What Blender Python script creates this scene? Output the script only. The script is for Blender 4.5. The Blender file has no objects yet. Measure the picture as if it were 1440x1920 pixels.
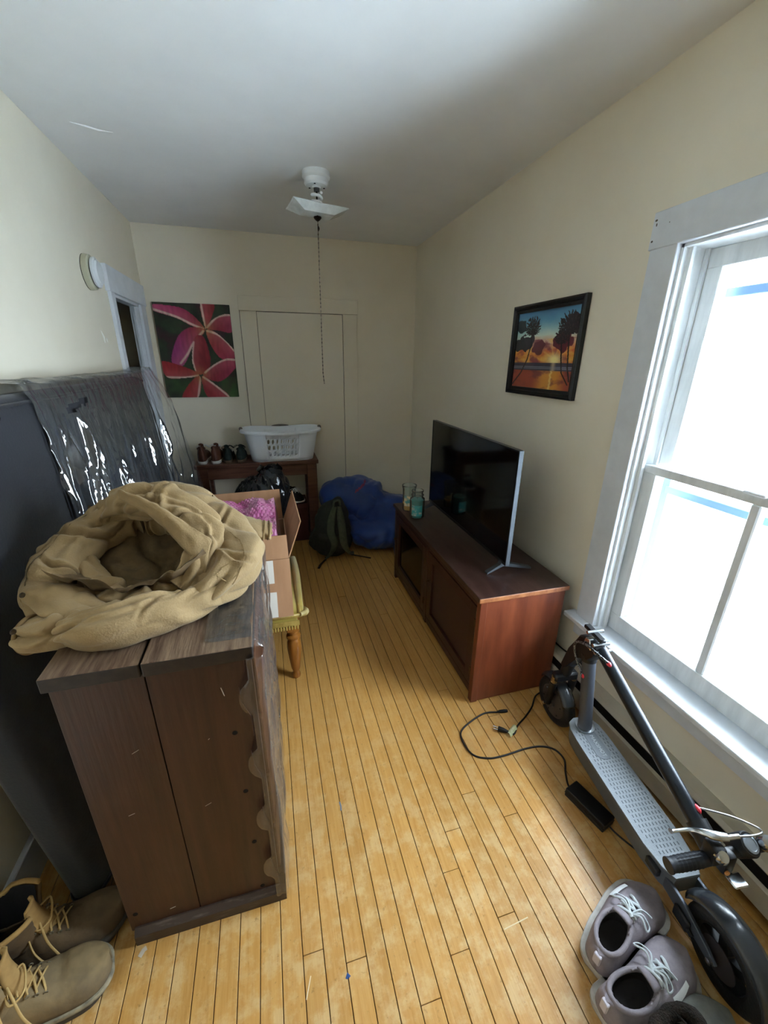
import bpy, bmesh, math, random
from mathutils import Vector, Matrix, noise, Euler
random.seed(7)
PI = math.pi
scene = bpy.context.scene
COL = scene.collection

# ---------------------------------------------------------------- camera
CAM_H = 1.5
def cam_axes(yaw, pitch, roll):
    cy, sy, cp, sp = math.cos(yaw), math.sin(yaw), math.cos(pitch), math.sin(pitch)
    fwd = Vector((sy*cp, cy*cp, -sp)); right = Vector((cy, -sy, 0)); down = fwd.cross(right)
    cr, sr = math.cos(roll), math.sin(roll)
    return cr*right + sr*down, -sr*right + cr*down, fwd
_r, _d, _f = cam_axes(math.radians(15.711), math.radians(20.412), math.radians(-0.619))
cam_data = bpy.data.cameras.new('camera')
cam = bpy.data.objects.new('camera', cam_data); COL.objects.link(cam)
cam_data.sensor_fit = 'HORIZONTAL'; cam_data.sensor_width = 36.0
cam_data.lens = 766.4/1440*36.0
cam_data.clip_start = 0.02
cam.matrix_world = Matrix(((_r.x, -_d.x, -_f.x, 0), (_r.y, -_d.y, -_f.y, 0), (_r.z, -_d.z, -_f.z, CAM_H), (0, 0, 0, 1)))
scene.camera = cam

# ---------------------------------------------------------------- daylight: a bright even overcast over snow
world = bpy.data.worlds.new('overcast'); scene.world = world; world.use_nodes = True
_bg = world.node_tree.nodes['Background']
_bg.inputs[0].default_value = (0.88, 0.95, 1.0, 1); _bg.inputs[1].default_value = 10.0
scene.view_settings.view_transform = 'Standard'; scene.view_settings.look = 'None'
scene.view_settings.gamma = 1.0; scene.view_settings.use_curve_mapping = False
scene.view_settings.exposure = 1.72
try:
    scene.cycles.use_denoising = True
    scene.cycles.max_bounces = 12; scene.cycles.diffuse_bounces = 8; scene.cycles.transparent_max_bounces = 24
    scene.cycles.sample_clamp_indirect = 6.0
except Exception:
    pass

# ---------------------------------------------------------------- helpers: colour and materials
def lin(c):
    if isinstance(c, str):
        c = [int(c[i:i+2], 16)/255 for i in (0, 2, 4)]
    return tuple((x/12.92 if x <= 0.04045 else ((x+0.055)/1.055)**2.4) for x in c)
def rgba(c): return (*lin(c), 1.0)
MATS = {}
def mat(name, col, rough=0.6, metal=0.0, col2=None, scale=8.0, stretch=(1, 1, 1), detail=4.0, contrast=(0.35, 0.65),
        bump=0.0, bscale=60.0, bstretch=(1, 1, 1), coat=0.0, spec=0.5, sheen=0.0, rand=0.0, trans=0.0, alpha=1.0, ior=1.45, subsurf=0.0):
    if name in MATS: return MATS[name]
    m = bpy.data.materials.new(name); m.use_nodes = True
    nt = m.node_tree; N = nt.nodes; L = nt.links
    b = N['Principled BSDF']
    b.inputs['Roughness'].default_value = rough; b.inputs['Metallic'].default_value = metal
    b.inputs['Specular IOR Level'].default_value = spec
    b.inputs['Coat Weight'].default_value = coat; b.inputs['Coat Roughness'].default_value = 0.15
    b.inputs['Sheen Weight'].default_value = sheen
    b.inputs['Transmission Weight'].default_value = trans; b.inputs['Alpha'].default_value = alpha
    b.inputs['IOR'].default_value = ior
    tc = N.new('ShaderNodeTexCoord')
    def mapped(st):
        mp = N.new('ShaderNodeMapping'); mp.inputs['Scale'].default_value = st
        L.new(tc.outputs['Object'], mp.inputs['Vector']); return mp.outputs['Vector']
    csock = None
    if col2 is not None:
        nz = N.new('ShaderNodeTexNoise'); nz.inputs['Scale'].default_value = scale; nz.inputs['Detail'].default_value = detail
        nz.inputs['Roughness'].default_value = 0.6
        L.new(mapped(stretch), nz.inputs['Vector'])
        rp = N.new('ShaderNodeValToRGB'); rp.color_ramp.elements[0].position = contrast[0]; rp.color_ramp.elements[1].position = contrast[1]
        rp.color_ramp.elements[0].color = rgba(col); rp.color_ramp.elements[1].color = rgba(col2)
        L.new(nz.outputs['Fac'], rp.inputs['Fac']); csock = rp.outputs['Color']
    else:
        b.inputs['Base Color'].default_value = rgba(col)
    if rand > 0:
        oi = N.new('ShaderNodeObjectInfo'); hs = N.new('ShaderNodeHueSaturation')
        mr = N.new('ShaderNodeMapRange'); mr.inputs['To Min'].default_value = 1-rand; mr.inputs['To Max'].default_value = 1+rand
        L.new(oi.outputs['Random'], mr.inputs['Value']); L.new(mr.outputs['Result'], hs.inputs['Value'])
        if csock: L.new(csock, hs.inputs['Color'])
        else: hs.inputs['Color'].default_value = rgba(col)
        csock = hs.outputs['Color']
    if csock: L.new(csock, b.inputs['Base Color'])
    if bump > 0:
        nb = N.new('ShaderNodeTexNoise'); nb.inputs['Scale'].default_value = bscale; nb.inputs['Detail'].default_value = 5.0
        L.new(mapped(bstretch), nb.inputs['Vector'])
        bp = N.new('ShaderNodeBump'); bp.inputs['Strength'].default_value = bump; bp.inputs['Distance'].default_value = 0.01
        L.new(nb.outputs['Fac'], bp.inputs['Height']); L.new(bp.outputs['Normal'], b.inputs['Normal'])
    MATS[name] = m
    return m
def film_mat(name, tint, gloss, rough=0.12, bump=0.0, bscale=40.0, haze=0.0, hazecol='ffffff', bstretch=(1, 1, 1)):
    """thin clear plastic or glass sheet: transmits, mirrors by fresnel, a little milky scatter"""
    if name in MATS: return MATS[name]
    m = bpy.data.materials.new(name); m.use_nodes = True; nt = m.node_tree; N = nt.nodes; L = nt.links
    N.remove(N['Principled BSDF']); out = N['Material Output']
    tr = N.new('ShaderNodeBsdfTransparent'); tr.inputs['Color'].default_value = rgba(tint)
    gl = N.new('ShaderNodeBsdfGlossy'); gl.inputs['Roughness'].default_value = rough
    lw = N.new('ShaderNodeLayerWeight'); lw.inputs['Blend'].default_value = gloss
    mx = N.new('ShaderNodeMixShader')
    L.new(lw.outputs['Fresnel'], mx.inputs['Fac']); L.new(tr.outputs[0], mx.inputs[1]); L.new(gl.outputs[0], mx.inputs[2])
    last = mx.outputs[0]
    if haze > 0:
        df = N.new('ShaderNodeBsdfDiffuse'); df.inputs['Color'].default_value = rgba(hazecol)
        m2 = N.new('ShaderNodeMixShader'); m2.inputs['Fac'].default_value = haze
        L.new(last, m2.inputs[1]); L.new(df.outputs[0], m2.inputs[2]); last = m2.outputs[0]
    if bump > 0:
        tc = N.new('ShaderNodeTexCoord'); nz = N.new('ShaderNodeTexNoise'); nz.inputs['Scale'].default_value = bscale; nz.inputs['Detail'].default_value = 3
        mp = N.new('ShaderNodeMapping'); mp.inputs['Scale'].default_value = bstretch
        bp = N.new('ShaderNodeBump'); bp.inputs['Strength'].default_value = bump; bp.inputs['Distance'].default_value = 0.02
        L.new(tc.outputs['Object'], mp.inputs['Vector']); L.new(mp.outputs[0], nz.inputs['Vector'])
        L.new(nz.outputs['Fac'], bp.inputs['Height'])
        for n in (gl, lw): L.new(bp.outputs['Normal'], n.inputs['Normal'])
    L.new(last, out.inputs['Surface']); MATS[name] = m
    return m
def attr_mat(name, rough=0.6, coat=0.0):
    """flat print: colour stored on the mesh"""
    if name in MATS: return MATS[name]
    m = bpy.data.materials.new(name); m.use_nodes = True; N = m.node_tree.nodes; L = m.node_tree.links
    a = N.new('ShaderNodeAttribute'); a.attribute_name = 'print'; b = N['Principled BSDF']
    b.inputs['Roughness'].default_value = rough; b.inputs['Coat Weight'].default_value = coat
    L.new(a.outputs['Color'], b.inputs['Base Color']); MATS[name] = m
    return m

# ---------------------------------------------------------------- helpers: objects
WORLD = {}
def thing(name, label, cat, loc=(0, 0, 0), rot=(0, 0, 0), group=None):
    o = bpy.data.objects.new(name, None); COL.objects.link(o)
    o.empty_display_size = 0.05
    o.location = loc; o.rotation_euler = rot
    WORLD[o.name] = Matrix.Translation(loc) @ Euler(rot).to_matrix().to_4x4()
    tag(o, label, cat, group); return o
def tag(o, label=None, cat=None, group=None, kind=None):
    for k, v in (('label', label), ('category', cat), ('group', group), ('kind', kind)):
        if v: o[k] = v
    return o
def obj(name, bm, m, parent=None, local=False, smooth=None, label=None, flat=False):
    """link a bmesh as one mesh object; vertices in world space unless local (then in the parent's space)"""
    me = bm if isinstance(bm, bpy.types.Mesh) else bpy.data.meshes.new(name)
    if not isinstance(bm, bpy.types.Mesh):
        bmesh.ops.recalc_face_normals(bm, faces=bm.faces[:]) if not flat else None
        bm.to_mesh(me); bm.free()
    o = bpy.data.objects.new(name, me); COL.objects.link(o)
    if m: me.materials.append(m) if not me.materials else None
    if smooth is not None:
        for p in me.polygons: p.use_smooth = True
        if smooth < 179: me.set_sharp_from_angle(angle=math.radians(smooth))
    if parent is not None:
        o.parent = parent
        PW = WORLD[parent.name]
        if local: WORLD[o.name] = PW
        else:
            o.matrix_parent_inverse = PW.inverted(); WORLD[o.name] = Matrix.Identity(4)
    else: WORLD[o.name] = Matrix.Identity(4)
    if label: o['label'] = label
    return o
def struct(name, bm, m, smooth=None, label=None):
    o = obj(name, bm, m, None, smooth=smooth); o['kind'] = 'structure'
    if label: o['label'] = label
    return o
def mod(o, kind, **kw):
    md = o.modifiers.new(kind.lower(), kind)
    for k, v in kw.items(): setattr(md, k, v)
    return md
def copy_tree(o, parent=None, loc=None, rot=None):
    c = o.copy(); COL.objects.link(c); c.parent = parent
    if loc is not None: c.location = loc
    if rot is not None: c.rotation_euler = rot
    for ch in o.children: copy_tree(ch, c)
    return c

# ---------------------------------------------------------------- helpers: shapes
def BM(): return bmesh.new()
def merge(bm, tmp, M=None):
    if M is not None: bmesh.ops.transform(tmp, matrix=M, verts=tmp.verts)
    vs = [bm.verts.new(v.co) for v in tmp.verts]; tmp.verts.index_update()
    for f in tmp.faces:
        try:
            nf = bm.faces.new([vs[v.index] for v in f.verts]); nf.smooth = f.smooth; nf.material_index = f.material_index
        except ValueError: pass
    tmp.free(); return bm
def box(bm, x0, x1, y0, y1, z0, z1, bev=0.0, seg=1, M=None):
    t = bmesh.new(); bmesh.ops.create_cube(t, size=1.0)
    for v in t.verts:
        v.co = Vector((x0 if v.co.x < 0 else x1, y0 if v.co.y < 0 else y1, z0 if v.co.z < 0 else z1))
    if bev > 0:
        bmesh.ops.bevel(t, geom=t.edges[:], offset=bev, segments=seg, profile=0.5, affect='EDGES')
    return merge(bm, t, M)
def prism(bm, poly, axis, a, b, bev=0.0, M=None):
    """extrude polygon; axis 'x': poly=(y,z); 'y': (x,z); 'z': (x,y)"""
    t = bmesh.new()
    def P(p, h): return {'x': (h, p[0], p[1]), 'y': (p[0], h, p[1]), 'z': (p[0], p[1], h)}[axis]
    va = [t.verts.new(P(p, a)) for p in poly]; vb = [t.verts.new(P(p, b)) for p in poly]
    n = len(poly); t.faces.new(va); t.faces.new(vb[::-1])
    for i in range(n): t.faces.new([va[i], vb[i], vb[(i+1) % n], va[(i+1) % n]])
    if bev > 0: bmesh.ops.bevel(t, geom=t.edges[:], offset=bev, segments=1, affect='EDGES')
    return merge(bm, t, M)
def loft(bm, rings, cap0=True, cap1=True, closed=False, M=None):
    t = bmesh.new(); R = [[t.verts.new(p) for p in r] for r in rings]; n = len(R[0]); k = len(R)
    for i in range(k if closed else k-1):
        A, B = R[i], R[(i+1) % k]
        for j in range(n):
            try: t.faces.new([A[j], A[(j+1) % n], B[(j+1) % n], B[j]])
            except ValueError: pass
    if cap0 and not closed: t.faces.new(R[0][::-1])
    if cap1 and not closed: t.faces.new(R[-1])
    return merge(bm, t, M)
def lathe(bm, prof, seg=24, M=None, cap0=True, cap1=True):
    rings = [[(max(r, 1e-5)*math.cos(2*PI*j/seg), max(r, 1e-5)*math.sin(2*PI*j/seg), z) for j in range(seg)] for r, z in prof]
    return loft(bm, rings, cap0, cap1, M=M)
def cr(pts, n, closed=False):
    """Catmull-Rom resampling of points (tuples of any length)"""
    P = [tuple(p) for p in pts]; k = len(P); out = []
    segs = k if closed else k-1
    for i in range(n if closed else n):
        t = i/(n if closed else n-1)*segs; s = min(int(t), segs-1); u = t-s
        g = (lambda q: P[q % k]) if closed else (lambda q: P[max(0, min(k-1, q))])
        p0, p1, p2, p3 = g(s-1), g(s), g(s+1), g(s+2)
        out.append(tuple(0.5*((2*b)+(-a+c)*u+(2*a-5*b+4*c-d)*u*u+(-a+3*b-3*c+d)*u**3) for a, b, c, d in zip(p0, p1, p2, p3)))
    return out
def frames(pts, up=(0, 0, 1), closed=False):
    P = [Vector(p[:3]) for p in pts]; F = []; prev = None; n = len(P)
    for i in range(n):
        if closed: T = P[(i+1) % n]-P[i-1]
        else: T = P[min(i+1, n-1)]-P[max(i-1, 0)]
        T = T.normalized() if T.length > 1e-9 else Vector((0, 0, 1))
        if prev is None:
            U = Vector(up); U = U-T*U.dot(T)
            if U.length < 1e-3: U = Vector((1, 0, 0)); U = U-T*U.dot(T)
        else: U = prev-T*prev.dot(T)
        U.normalize(); prev = U; F.append((P[i], T, T.cross(U).normalized(), U))
    return F
def tube(bm, pts, r, seg=10, n=None, closed=False, up=(0, 0, 1), flat=1.0, cap=True, M=None):
    """sweep; r number or list per point; flat scales the up axis"""
    if not isinstance(r, (list, tuple)): r = [r]*len(pts)
    q = [tuple(p)+(rr,) for p, rr in zip(pts, r)]
    if n: q = cr(q, n, closed)
    F = frames(q, up, closed); rings = []
    for (P, T, S, U), a in zip(F, q):
        rings.append([tuple(P+S*(a[3]*math.cos(2*PI*j/seg))+U*(a[3]*flat*math.sin(2*PI*j/seg))) for j in range(seg)])
    return loft(bm, rings, cap, cap, closed=closed, M=M)
def grid(bm, fn, nu, nv, wrapu=False, M=None):
    t = bmesh.new(); V = [[t.verts.new(fn(i/(nu if wrapu else nu-1), j/(nv-1))) for j in range(nv)] for i in range(nu)]
    for i in range(nu if wrapu else nu-1):
        for j in range(nv-1):
            t.faces.new([V[i][j], V[(i+1) % nu][j], V[(i+1) % nu][j+1], V[i][j+1]])
    return merge(bm, t, M)
def nz(x, y, z=0.0): return noise.noise(Vector((x, y, z)))
def fbm(x, y, z=0.0, o=4):
    return noise.fractal(Vector((x, y, z)), 1.0, 2.0, o)
def ridge(t):
    """soft-crested fold profile with sharp valleys, -1..1"""
    return 2*abs(math.sin(t))**0.8-1
def smooth01(a, b, x):
    t = max(0.0, min(1.0, (x-a)/(b-a))); return t*t*(3-2*t)
def look(src, dst, up=(0, 0, 1)):
    """matrix putting local z along src->dst, origin at src"""
    z = (Vector(dst)-Vector(src)).normalized(); u = Vector(up)
    if abs(z.dot(u)) > 0.99: u = Vector((1, 0, 0))
    x = u.cross(z).normalized(); y = z.cross(x)
    return Matrix(((x.x, y.x, z.x, src[0]), (x.y, y.y, z.y, src[1]), (x.z, y.z, z.z, src[2]), (0, 0, 0, 1)))
def print_grid(name, corners, fn, nu, nv, m, parent, local=False):
    """flat picture: corners TL,TR,BR,BL in 3D; fn(u,v)->sRGB with v down"""
    tl, tr, br, bl = [Vector(c) for c in corners]
    me = bpy.data.meshes.new(name); vs = []; cs = []
    for j in range(nv):
        v = j/(nv-1)
        for i in range(nu):
            u = i/(nu-1); vs.append(tuple(tl.lerp(tr, u).lerp(bl.lerp(br, u), v))); cs.append(fn(u, v))
    fs = [(j*nu+i, (j+1)*nu+i, (j+1)*nu+i+1, j*nu+i+1) for j in range(nv-1) for i in range(nu-1)]
    me.from_pydata(vs, [], fs)
    at = me.color_attributes.new('print', 'FLOAT_COLOR', 'POINT')
    at.data.foreach_set('color', [x for c in cs for x in (*lin(c), 1.0)])
    me.update()
    return obj(name, me, m, parent, local)
# ================================================================ the room
XL, XR, YB, YF, ZC = -0.81, 1.30, 3.70, -1.60, 2.378
M_wall = mat('wall_paint', 'e4ddcb', 0.5, col2='ddd5c1', scale=2.2, contrast=(0.3, 0.7), bump=0.22, bscale=7, spec=0.4)
M_ceil = mat('ceiling_paint', 'eceeee', 0.8, col2='e4e6e6', scale=1.7, bump=0.10, bscale=7)
M_trim = mat('white_trim', 'd6dbe1', 0.35, col2='cbd0d6', scale=9, bump=0.05, bscale=25)
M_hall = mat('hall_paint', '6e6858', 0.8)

# floor: sub floor and individual strip boards running in depth
M_plank = mat('maple_strip', 'b4823f', 0.36, col2='c69957', scale=7, stretch=(14, 0.9, 14), contrast=(0.3, 0.72), rand=0.07, bump=0.05, bscale=18, bstretch=(10, 1, 10), coat=0.12)
def plank_wear(m):
    N = m.node_tree.nodes; L = m.node_tree.links; b = N['Principled BSDF']
    src = b.inputs['Base Color'].links[0].from_socket
    tc = N.new('ShaderNodeTexCoord'); ge = N.new('ShaderNodeNewGeometry')
    def nzn(scale, lo, hi, detail=6):
        n = N.new('ShaderNodeTexNoise'); n.inputs['Scale'].default_value = scale; n.inputs['Detail'].default_value = detail; n.inputs['Roughness'].default_value = 0.68
        L.new(ge.outputs['Position'], n.inputs['Vector'])
        r = N.new('ShaderNodeValToRGB'); r.color_ramp.elements[0].position = lo; r.color_ramp.elements[1].position = hi
        L.new(n.outputs['Fac'], r.inputs['Fac']); return r.outputs['Color']
    def mixc(a, fac, col, amt):
        mx = N.new('ShaderNodeMixRGB'); mx.inputs['Color2'].default_value = rgba(col)
        ml = N.new('ShaderNodeMath'); ml.operation = 'MULTIPLY'; ml.inputs[1].default_value = amt
        L.new(fac, ml.inputs[0]); L.new(ml.outputs[0], mx.inputs['Fac']); L.new(a, mx.inputs['Color1']); return mx.outputs['Color']
    # worn pale varnish, more of it where people walk (near half of the room, towards the window)
    sx = N.new('ShaderNodeSeparateXYZ'); L.new(ge.outputs['Position'], sx.inputs[0])
    mr = N.new('ShaderNodeMapRange'); mr.inputs['From Min'].default_value = 1.7; mr.inputs['From Max'].default_value = 0.7; L.new(sx.outputs['Y'], mr.inputs['Value'])
    w = nzn(15, 0.47, 0.60, 12); mm = N.new('ShaderNodeMath'); mm.operation = 'MULTIPLY'; L.new(w, mm.inputs[0]); L.new(mr.outputs[0], mm.inputs[1])
    c = mixc(src, mm.outputs[0], 'd6bb8a', 0.48)
    c = mixc(c, nzn(55, 0.60, 0.68), '8a6834', 0.6)
    c = mixc(c, nzn(2.2, 0.45, 0.75), 'c78f45', 0.35)
    L.new(c, b.inputs['Base Color'])
plank_wear(M_plank)
M_gap = mat('floor_gap', '3a2411', 0.9)
bm = BM(); box(bm, XL-0.02, XR+0.02, YF-0.02, YB+0.02, -0.05, -0.003); floor = struct('floor', bm, M_gap)
PW = 0.0547
rng = random.Random(3)
px_edge = -0.8076          # a joint line falls on x = -0.0315 (seen beside the dresser)
k = 0
joints_fix = {6: (0.475,), 9: (0.72,), 12: (0.93,), 14: (0.63, 0.82), 17: (0.60, 0.42)}
x = -0.0315 - PW*15
row = 0
while x < XR:
    x0, x1 = max(x, XL), min(x+PW, XR)
    if x1-x0 > 0.004:
        cuts = [YF]
        y = YF+rng.uniform(0.4, 3.4)
        while y < YB-0.3:
            cuts.append(y); y += rng.uniform(1.8, 3.4)
        ix = row-14
        for jy in joints_fix.get(ix, ()):
            cuts = [c for c in cuts if abs(c-jy) > 0.35 or c == YF]+[jy]
        cuts = sorted(cuts)+[YB]
        for a, b_ in zip(cuts[:-1], cuts[1:]):
            bm = BM(); g = 0.0011
            box(bm, x0+g, x1-g, a+g*0.6, b_-g*0.6, -0.012, rng.uniform(-0.0004, 0.0003), bev=0.0009)
            obj('floor_board', bm, M_plank, floor)
    x += PW; row += 1

# ceiling, walls
bm = BM()
def ceil_fn(u, v):
    X = XL-0.02+u*(XR-XL+0.04); Y = YF-0.02+v*(YB-YF+0.04)
    return (X, Y, ZC+0.004*fbm(X*1.3, Y*1.3, 3.0)+0.002*nz(X*6, Y*6))
grid(bm, ceil_fn, 40, 90)
box(bm, XL-0.15, XR+0.15, YF-0.15, YB+0.15, ZC+0.02, ZC+0.08)
ceiling = struct('ceiling', bm, M_ceil, smooth=40)
def wall_grid(bm, fn, nu, nv): grid(bm, fn, nu, nv)
def holed(bm, axis, pos0, pos1, a0, a1, holes, z0=0.0, z1=ZC):
    """wall slab across pos0..pos1, running a0..a1, with rectangular holes (b0,b1,c0,c1)"""
    cuts = sorted({a0, a1, *[h[0] for h in holes], *[h[1] for h in holes]})
    for s, e in zip(cuts[:-1], cuts[1:]):
        mid = (s+e)/2; spans = [(z0, z1)]
        for h in holes:
            if h[0] < mid < h[1]: spans = [q for q in ((z0, h[2]), (h[3], z1)) if q[1]-q[0] > 1e-4]
        for zz0, zz1 in spans:
            if axis == 'x': box(bm, pos0, pos1, s, e, zz0, zz1)
            else: box(bm, s, e, pos0, pos1, zz0, zz1)
    return bm
WY0, WY1, WZ0, WZ1 = 0.385, 1.195, 0.425, 1.853        # window opening
DY0, DY1, DZ = 2.963, 3.520, 1.845                      # doorway in the left wall
bm = holed(BM(), 'x', XR, XR+0.17, YF-0.1, YB+0.1, [(WY0, WY1, WZ0-0.022, WZ1+0.004)]); wall_r = struct('wall_right', bm, M_wall)
bm = holed(BM(), 'x', XL-0.05, XL, YF-0.1, YB+0.1, [(DY0, DY1, 0.0, DZ)]); wall_l = struct('wall_left', bm, M_wall)
bm = BM(); box(bm, XL-0.2, XR+0.2, YB, YB+0.12, 0, ZC)
wall_b = struct('wall_back', bm, M_wall)
bm = BM(); box(bm, XL-0.2, XR+0.2, YF-0.12, YF, 0, ZC); struct('wall_front', bm, M_wall)
# plaster dings
def ding(name, pts, r, m, parent):
    bm = BM(); tube(bm, pts, r, seg=5); obj(name, bm, m, parent)
M_chip = mat('plaster_chip', 'e6e4da', 0.8)
ding('paint_chip', [(XL+0.001, 2.66, 1.63), (XL+0.002, 2.68, 1.60), (XL+0.001, 2.685, 1.57)], [0.002, 0.005, 0.002], M_chip, wall_l)
ding('paint_chip', [(XL+0.001, 2.72, 1.595), (XL+0.001, 2.73, 1.575)], [0.004, 0.002], M_chip, wall_l)
ding('ceiling_crack', [(-0.665, 2.334, ZC), (-0.614, 2.347, ZC-0.001), (-0.574, 2.369, ZC-0.001), (-0.523, 2.376, ZC)], [0.001, 0.004, 0.004, 0.001], M_ceil, ceiling)

# hallway seen through the doorway
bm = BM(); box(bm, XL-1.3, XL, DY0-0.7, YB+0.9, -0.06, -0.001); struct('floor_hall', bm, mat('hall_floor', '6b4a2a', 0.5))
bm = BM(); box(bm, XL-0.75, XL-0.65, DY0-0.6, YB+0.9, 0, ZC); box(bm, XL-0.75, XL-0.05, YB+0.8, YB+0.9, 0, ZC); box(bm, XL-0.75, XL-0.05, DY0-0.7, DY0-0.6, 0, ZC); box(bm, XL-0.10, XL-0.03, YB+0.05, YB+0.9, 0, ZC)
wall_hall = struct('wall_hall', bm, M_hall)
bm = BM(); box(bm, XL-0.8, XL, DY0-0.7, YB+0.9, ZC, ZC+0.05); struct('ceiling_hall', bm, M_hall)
t = thing('hall_dark_leaf', 'dark brown leaf added to darken the hallway beyond the left doorway', 'door', (-1.03, 4.48, 0))
t['kind'] = 'structure'; M_dd = mat('dark_leaf_brown', '2a221b', 0.5)
bm = BM(); box(bm, -1.150, -0.93, 4.46, 4.499, 0.01, 1.98, 0.004); obj('darkening_leaf', bm, M_dd, t)  # dark leaf put in so the hallway looks unlit
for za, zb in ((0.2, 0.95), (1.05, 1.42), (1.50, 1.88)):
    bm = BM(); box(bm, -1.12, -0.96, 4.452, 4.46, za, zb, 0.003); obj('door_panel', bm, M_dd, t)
# left doorway trim: flat casing with a square-ended head board
t = thing('door_1', 'white painted casing around the open doorway in the left wall', 'door frame', (XL, DY0, 0)); t['kind'] = 'structure'
del t['category']
bm = BM(); box(bm, XL, XL+0.02, DY0-0.065, DY0, 0, DZ, 0.002); obj('casing', bm, M_trim, t)
bm = BM(); box(bm, XL, XL+0.02, DY1, DY1+0.125, 0, DZ, 0.002); obj('casing', bm, M_trim, t)
bm = BM(); box(bm, XL, XL+0.024, DY0-0.09, DY1+0.140, DZ, DZ+0.135, 0.002); obj('head_casing', bm, M_trim, t)
for (ya, yb) in ((DY0-0.001, DY0+0.016), (DY1-0.016, DY1+0.001)):
    bm = BM(); box(bm, XL-0.052, XL+0.004, ya, yb, 0, DZ, 0.001); obj('jamb', bm, M_trim, t)
bm = BM(); box(bm, XL-0.052, XL+0.004, DY0, DY1, DZ-0.016, DZ+0.001, 0.001); obj('jamb', bm, M_trim, t)
bm = BM(); box(bm, XL-0.035, XL-0.020, DY1-0.028, DY1-0.016, 0, DZ-0.016); obj('door_stop', bm, M_trim, t)

# painted-over doorway on the back wall
t = thing('door_2', 'sealed doorway painted over in the same cream as the back wall', 'door', (0.32, YB, 0)); t['kind'] = 'structure'
del t['category']
bm = BM(); box(bm, -0.145, -0.022, YB-0.016, YB+0.001, 0, 1.848, 0.002); obj('casing', bm, M_wall, t)
bm = BM(); box(bm, 0.664, 0.785, YB-0.016, YB+0.001, 0, 1.848, 0.002); obj('casing', bm, M_wall, t)
bm = BM(); box(bm, -0.152, 0.792, YB-0.018, YB+0.001, 1.849, 1.955, 0.002); obj('head_casing', bm, M_wall, t)
bm = BM(); box(bm, -0.019, 0.661, YB-0.005, YB+0.001, 0.01, 1.845, 0.001); obj('door_panel', bm, M_wall, t)
M_crack = mat('dark_joint', '4a4336', 0.9)
bm = BM(); box(bm, -0.1485, -0.1455, YB-0.008, YB+0.001, 0.75, 1.95); obj('joint', bm, M_crack, t)
bm = BM(); box(bm, -0.022, 0.664, YB-0.006, YB+0.001, 1.8455, 1.8487); obj('joint', bm, M_crack, t)
bm = BM(); box(bm, 0.661, 0.6635, YB-0.006, YB+0.001, 0.0, 1.847); obj('joint', bm, M_crack, t)
bm = BM(); box(bm, -0.0218, -0.0195, YB-0.006, YB+0.001, 0.0, 1.847); obj('joint', bm, M_crack, t)

# baseboards
bm = BM(); box(bm, XL, XL+0.018, YF, DY0-0.066, 0.0, 0.13, 0.003); struct('baseboard_left', bm, M_trim)
bm = BM(); box(bm, XL+0.02, -0.15, YB-0.016, YB, 0.0, 0.12, 0.003); box(bm, 0.79, XR, YB-0.016, YB, 0.0, 0.12, 0.003); struct('baseboard_back', bm, M_wall)

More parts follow.
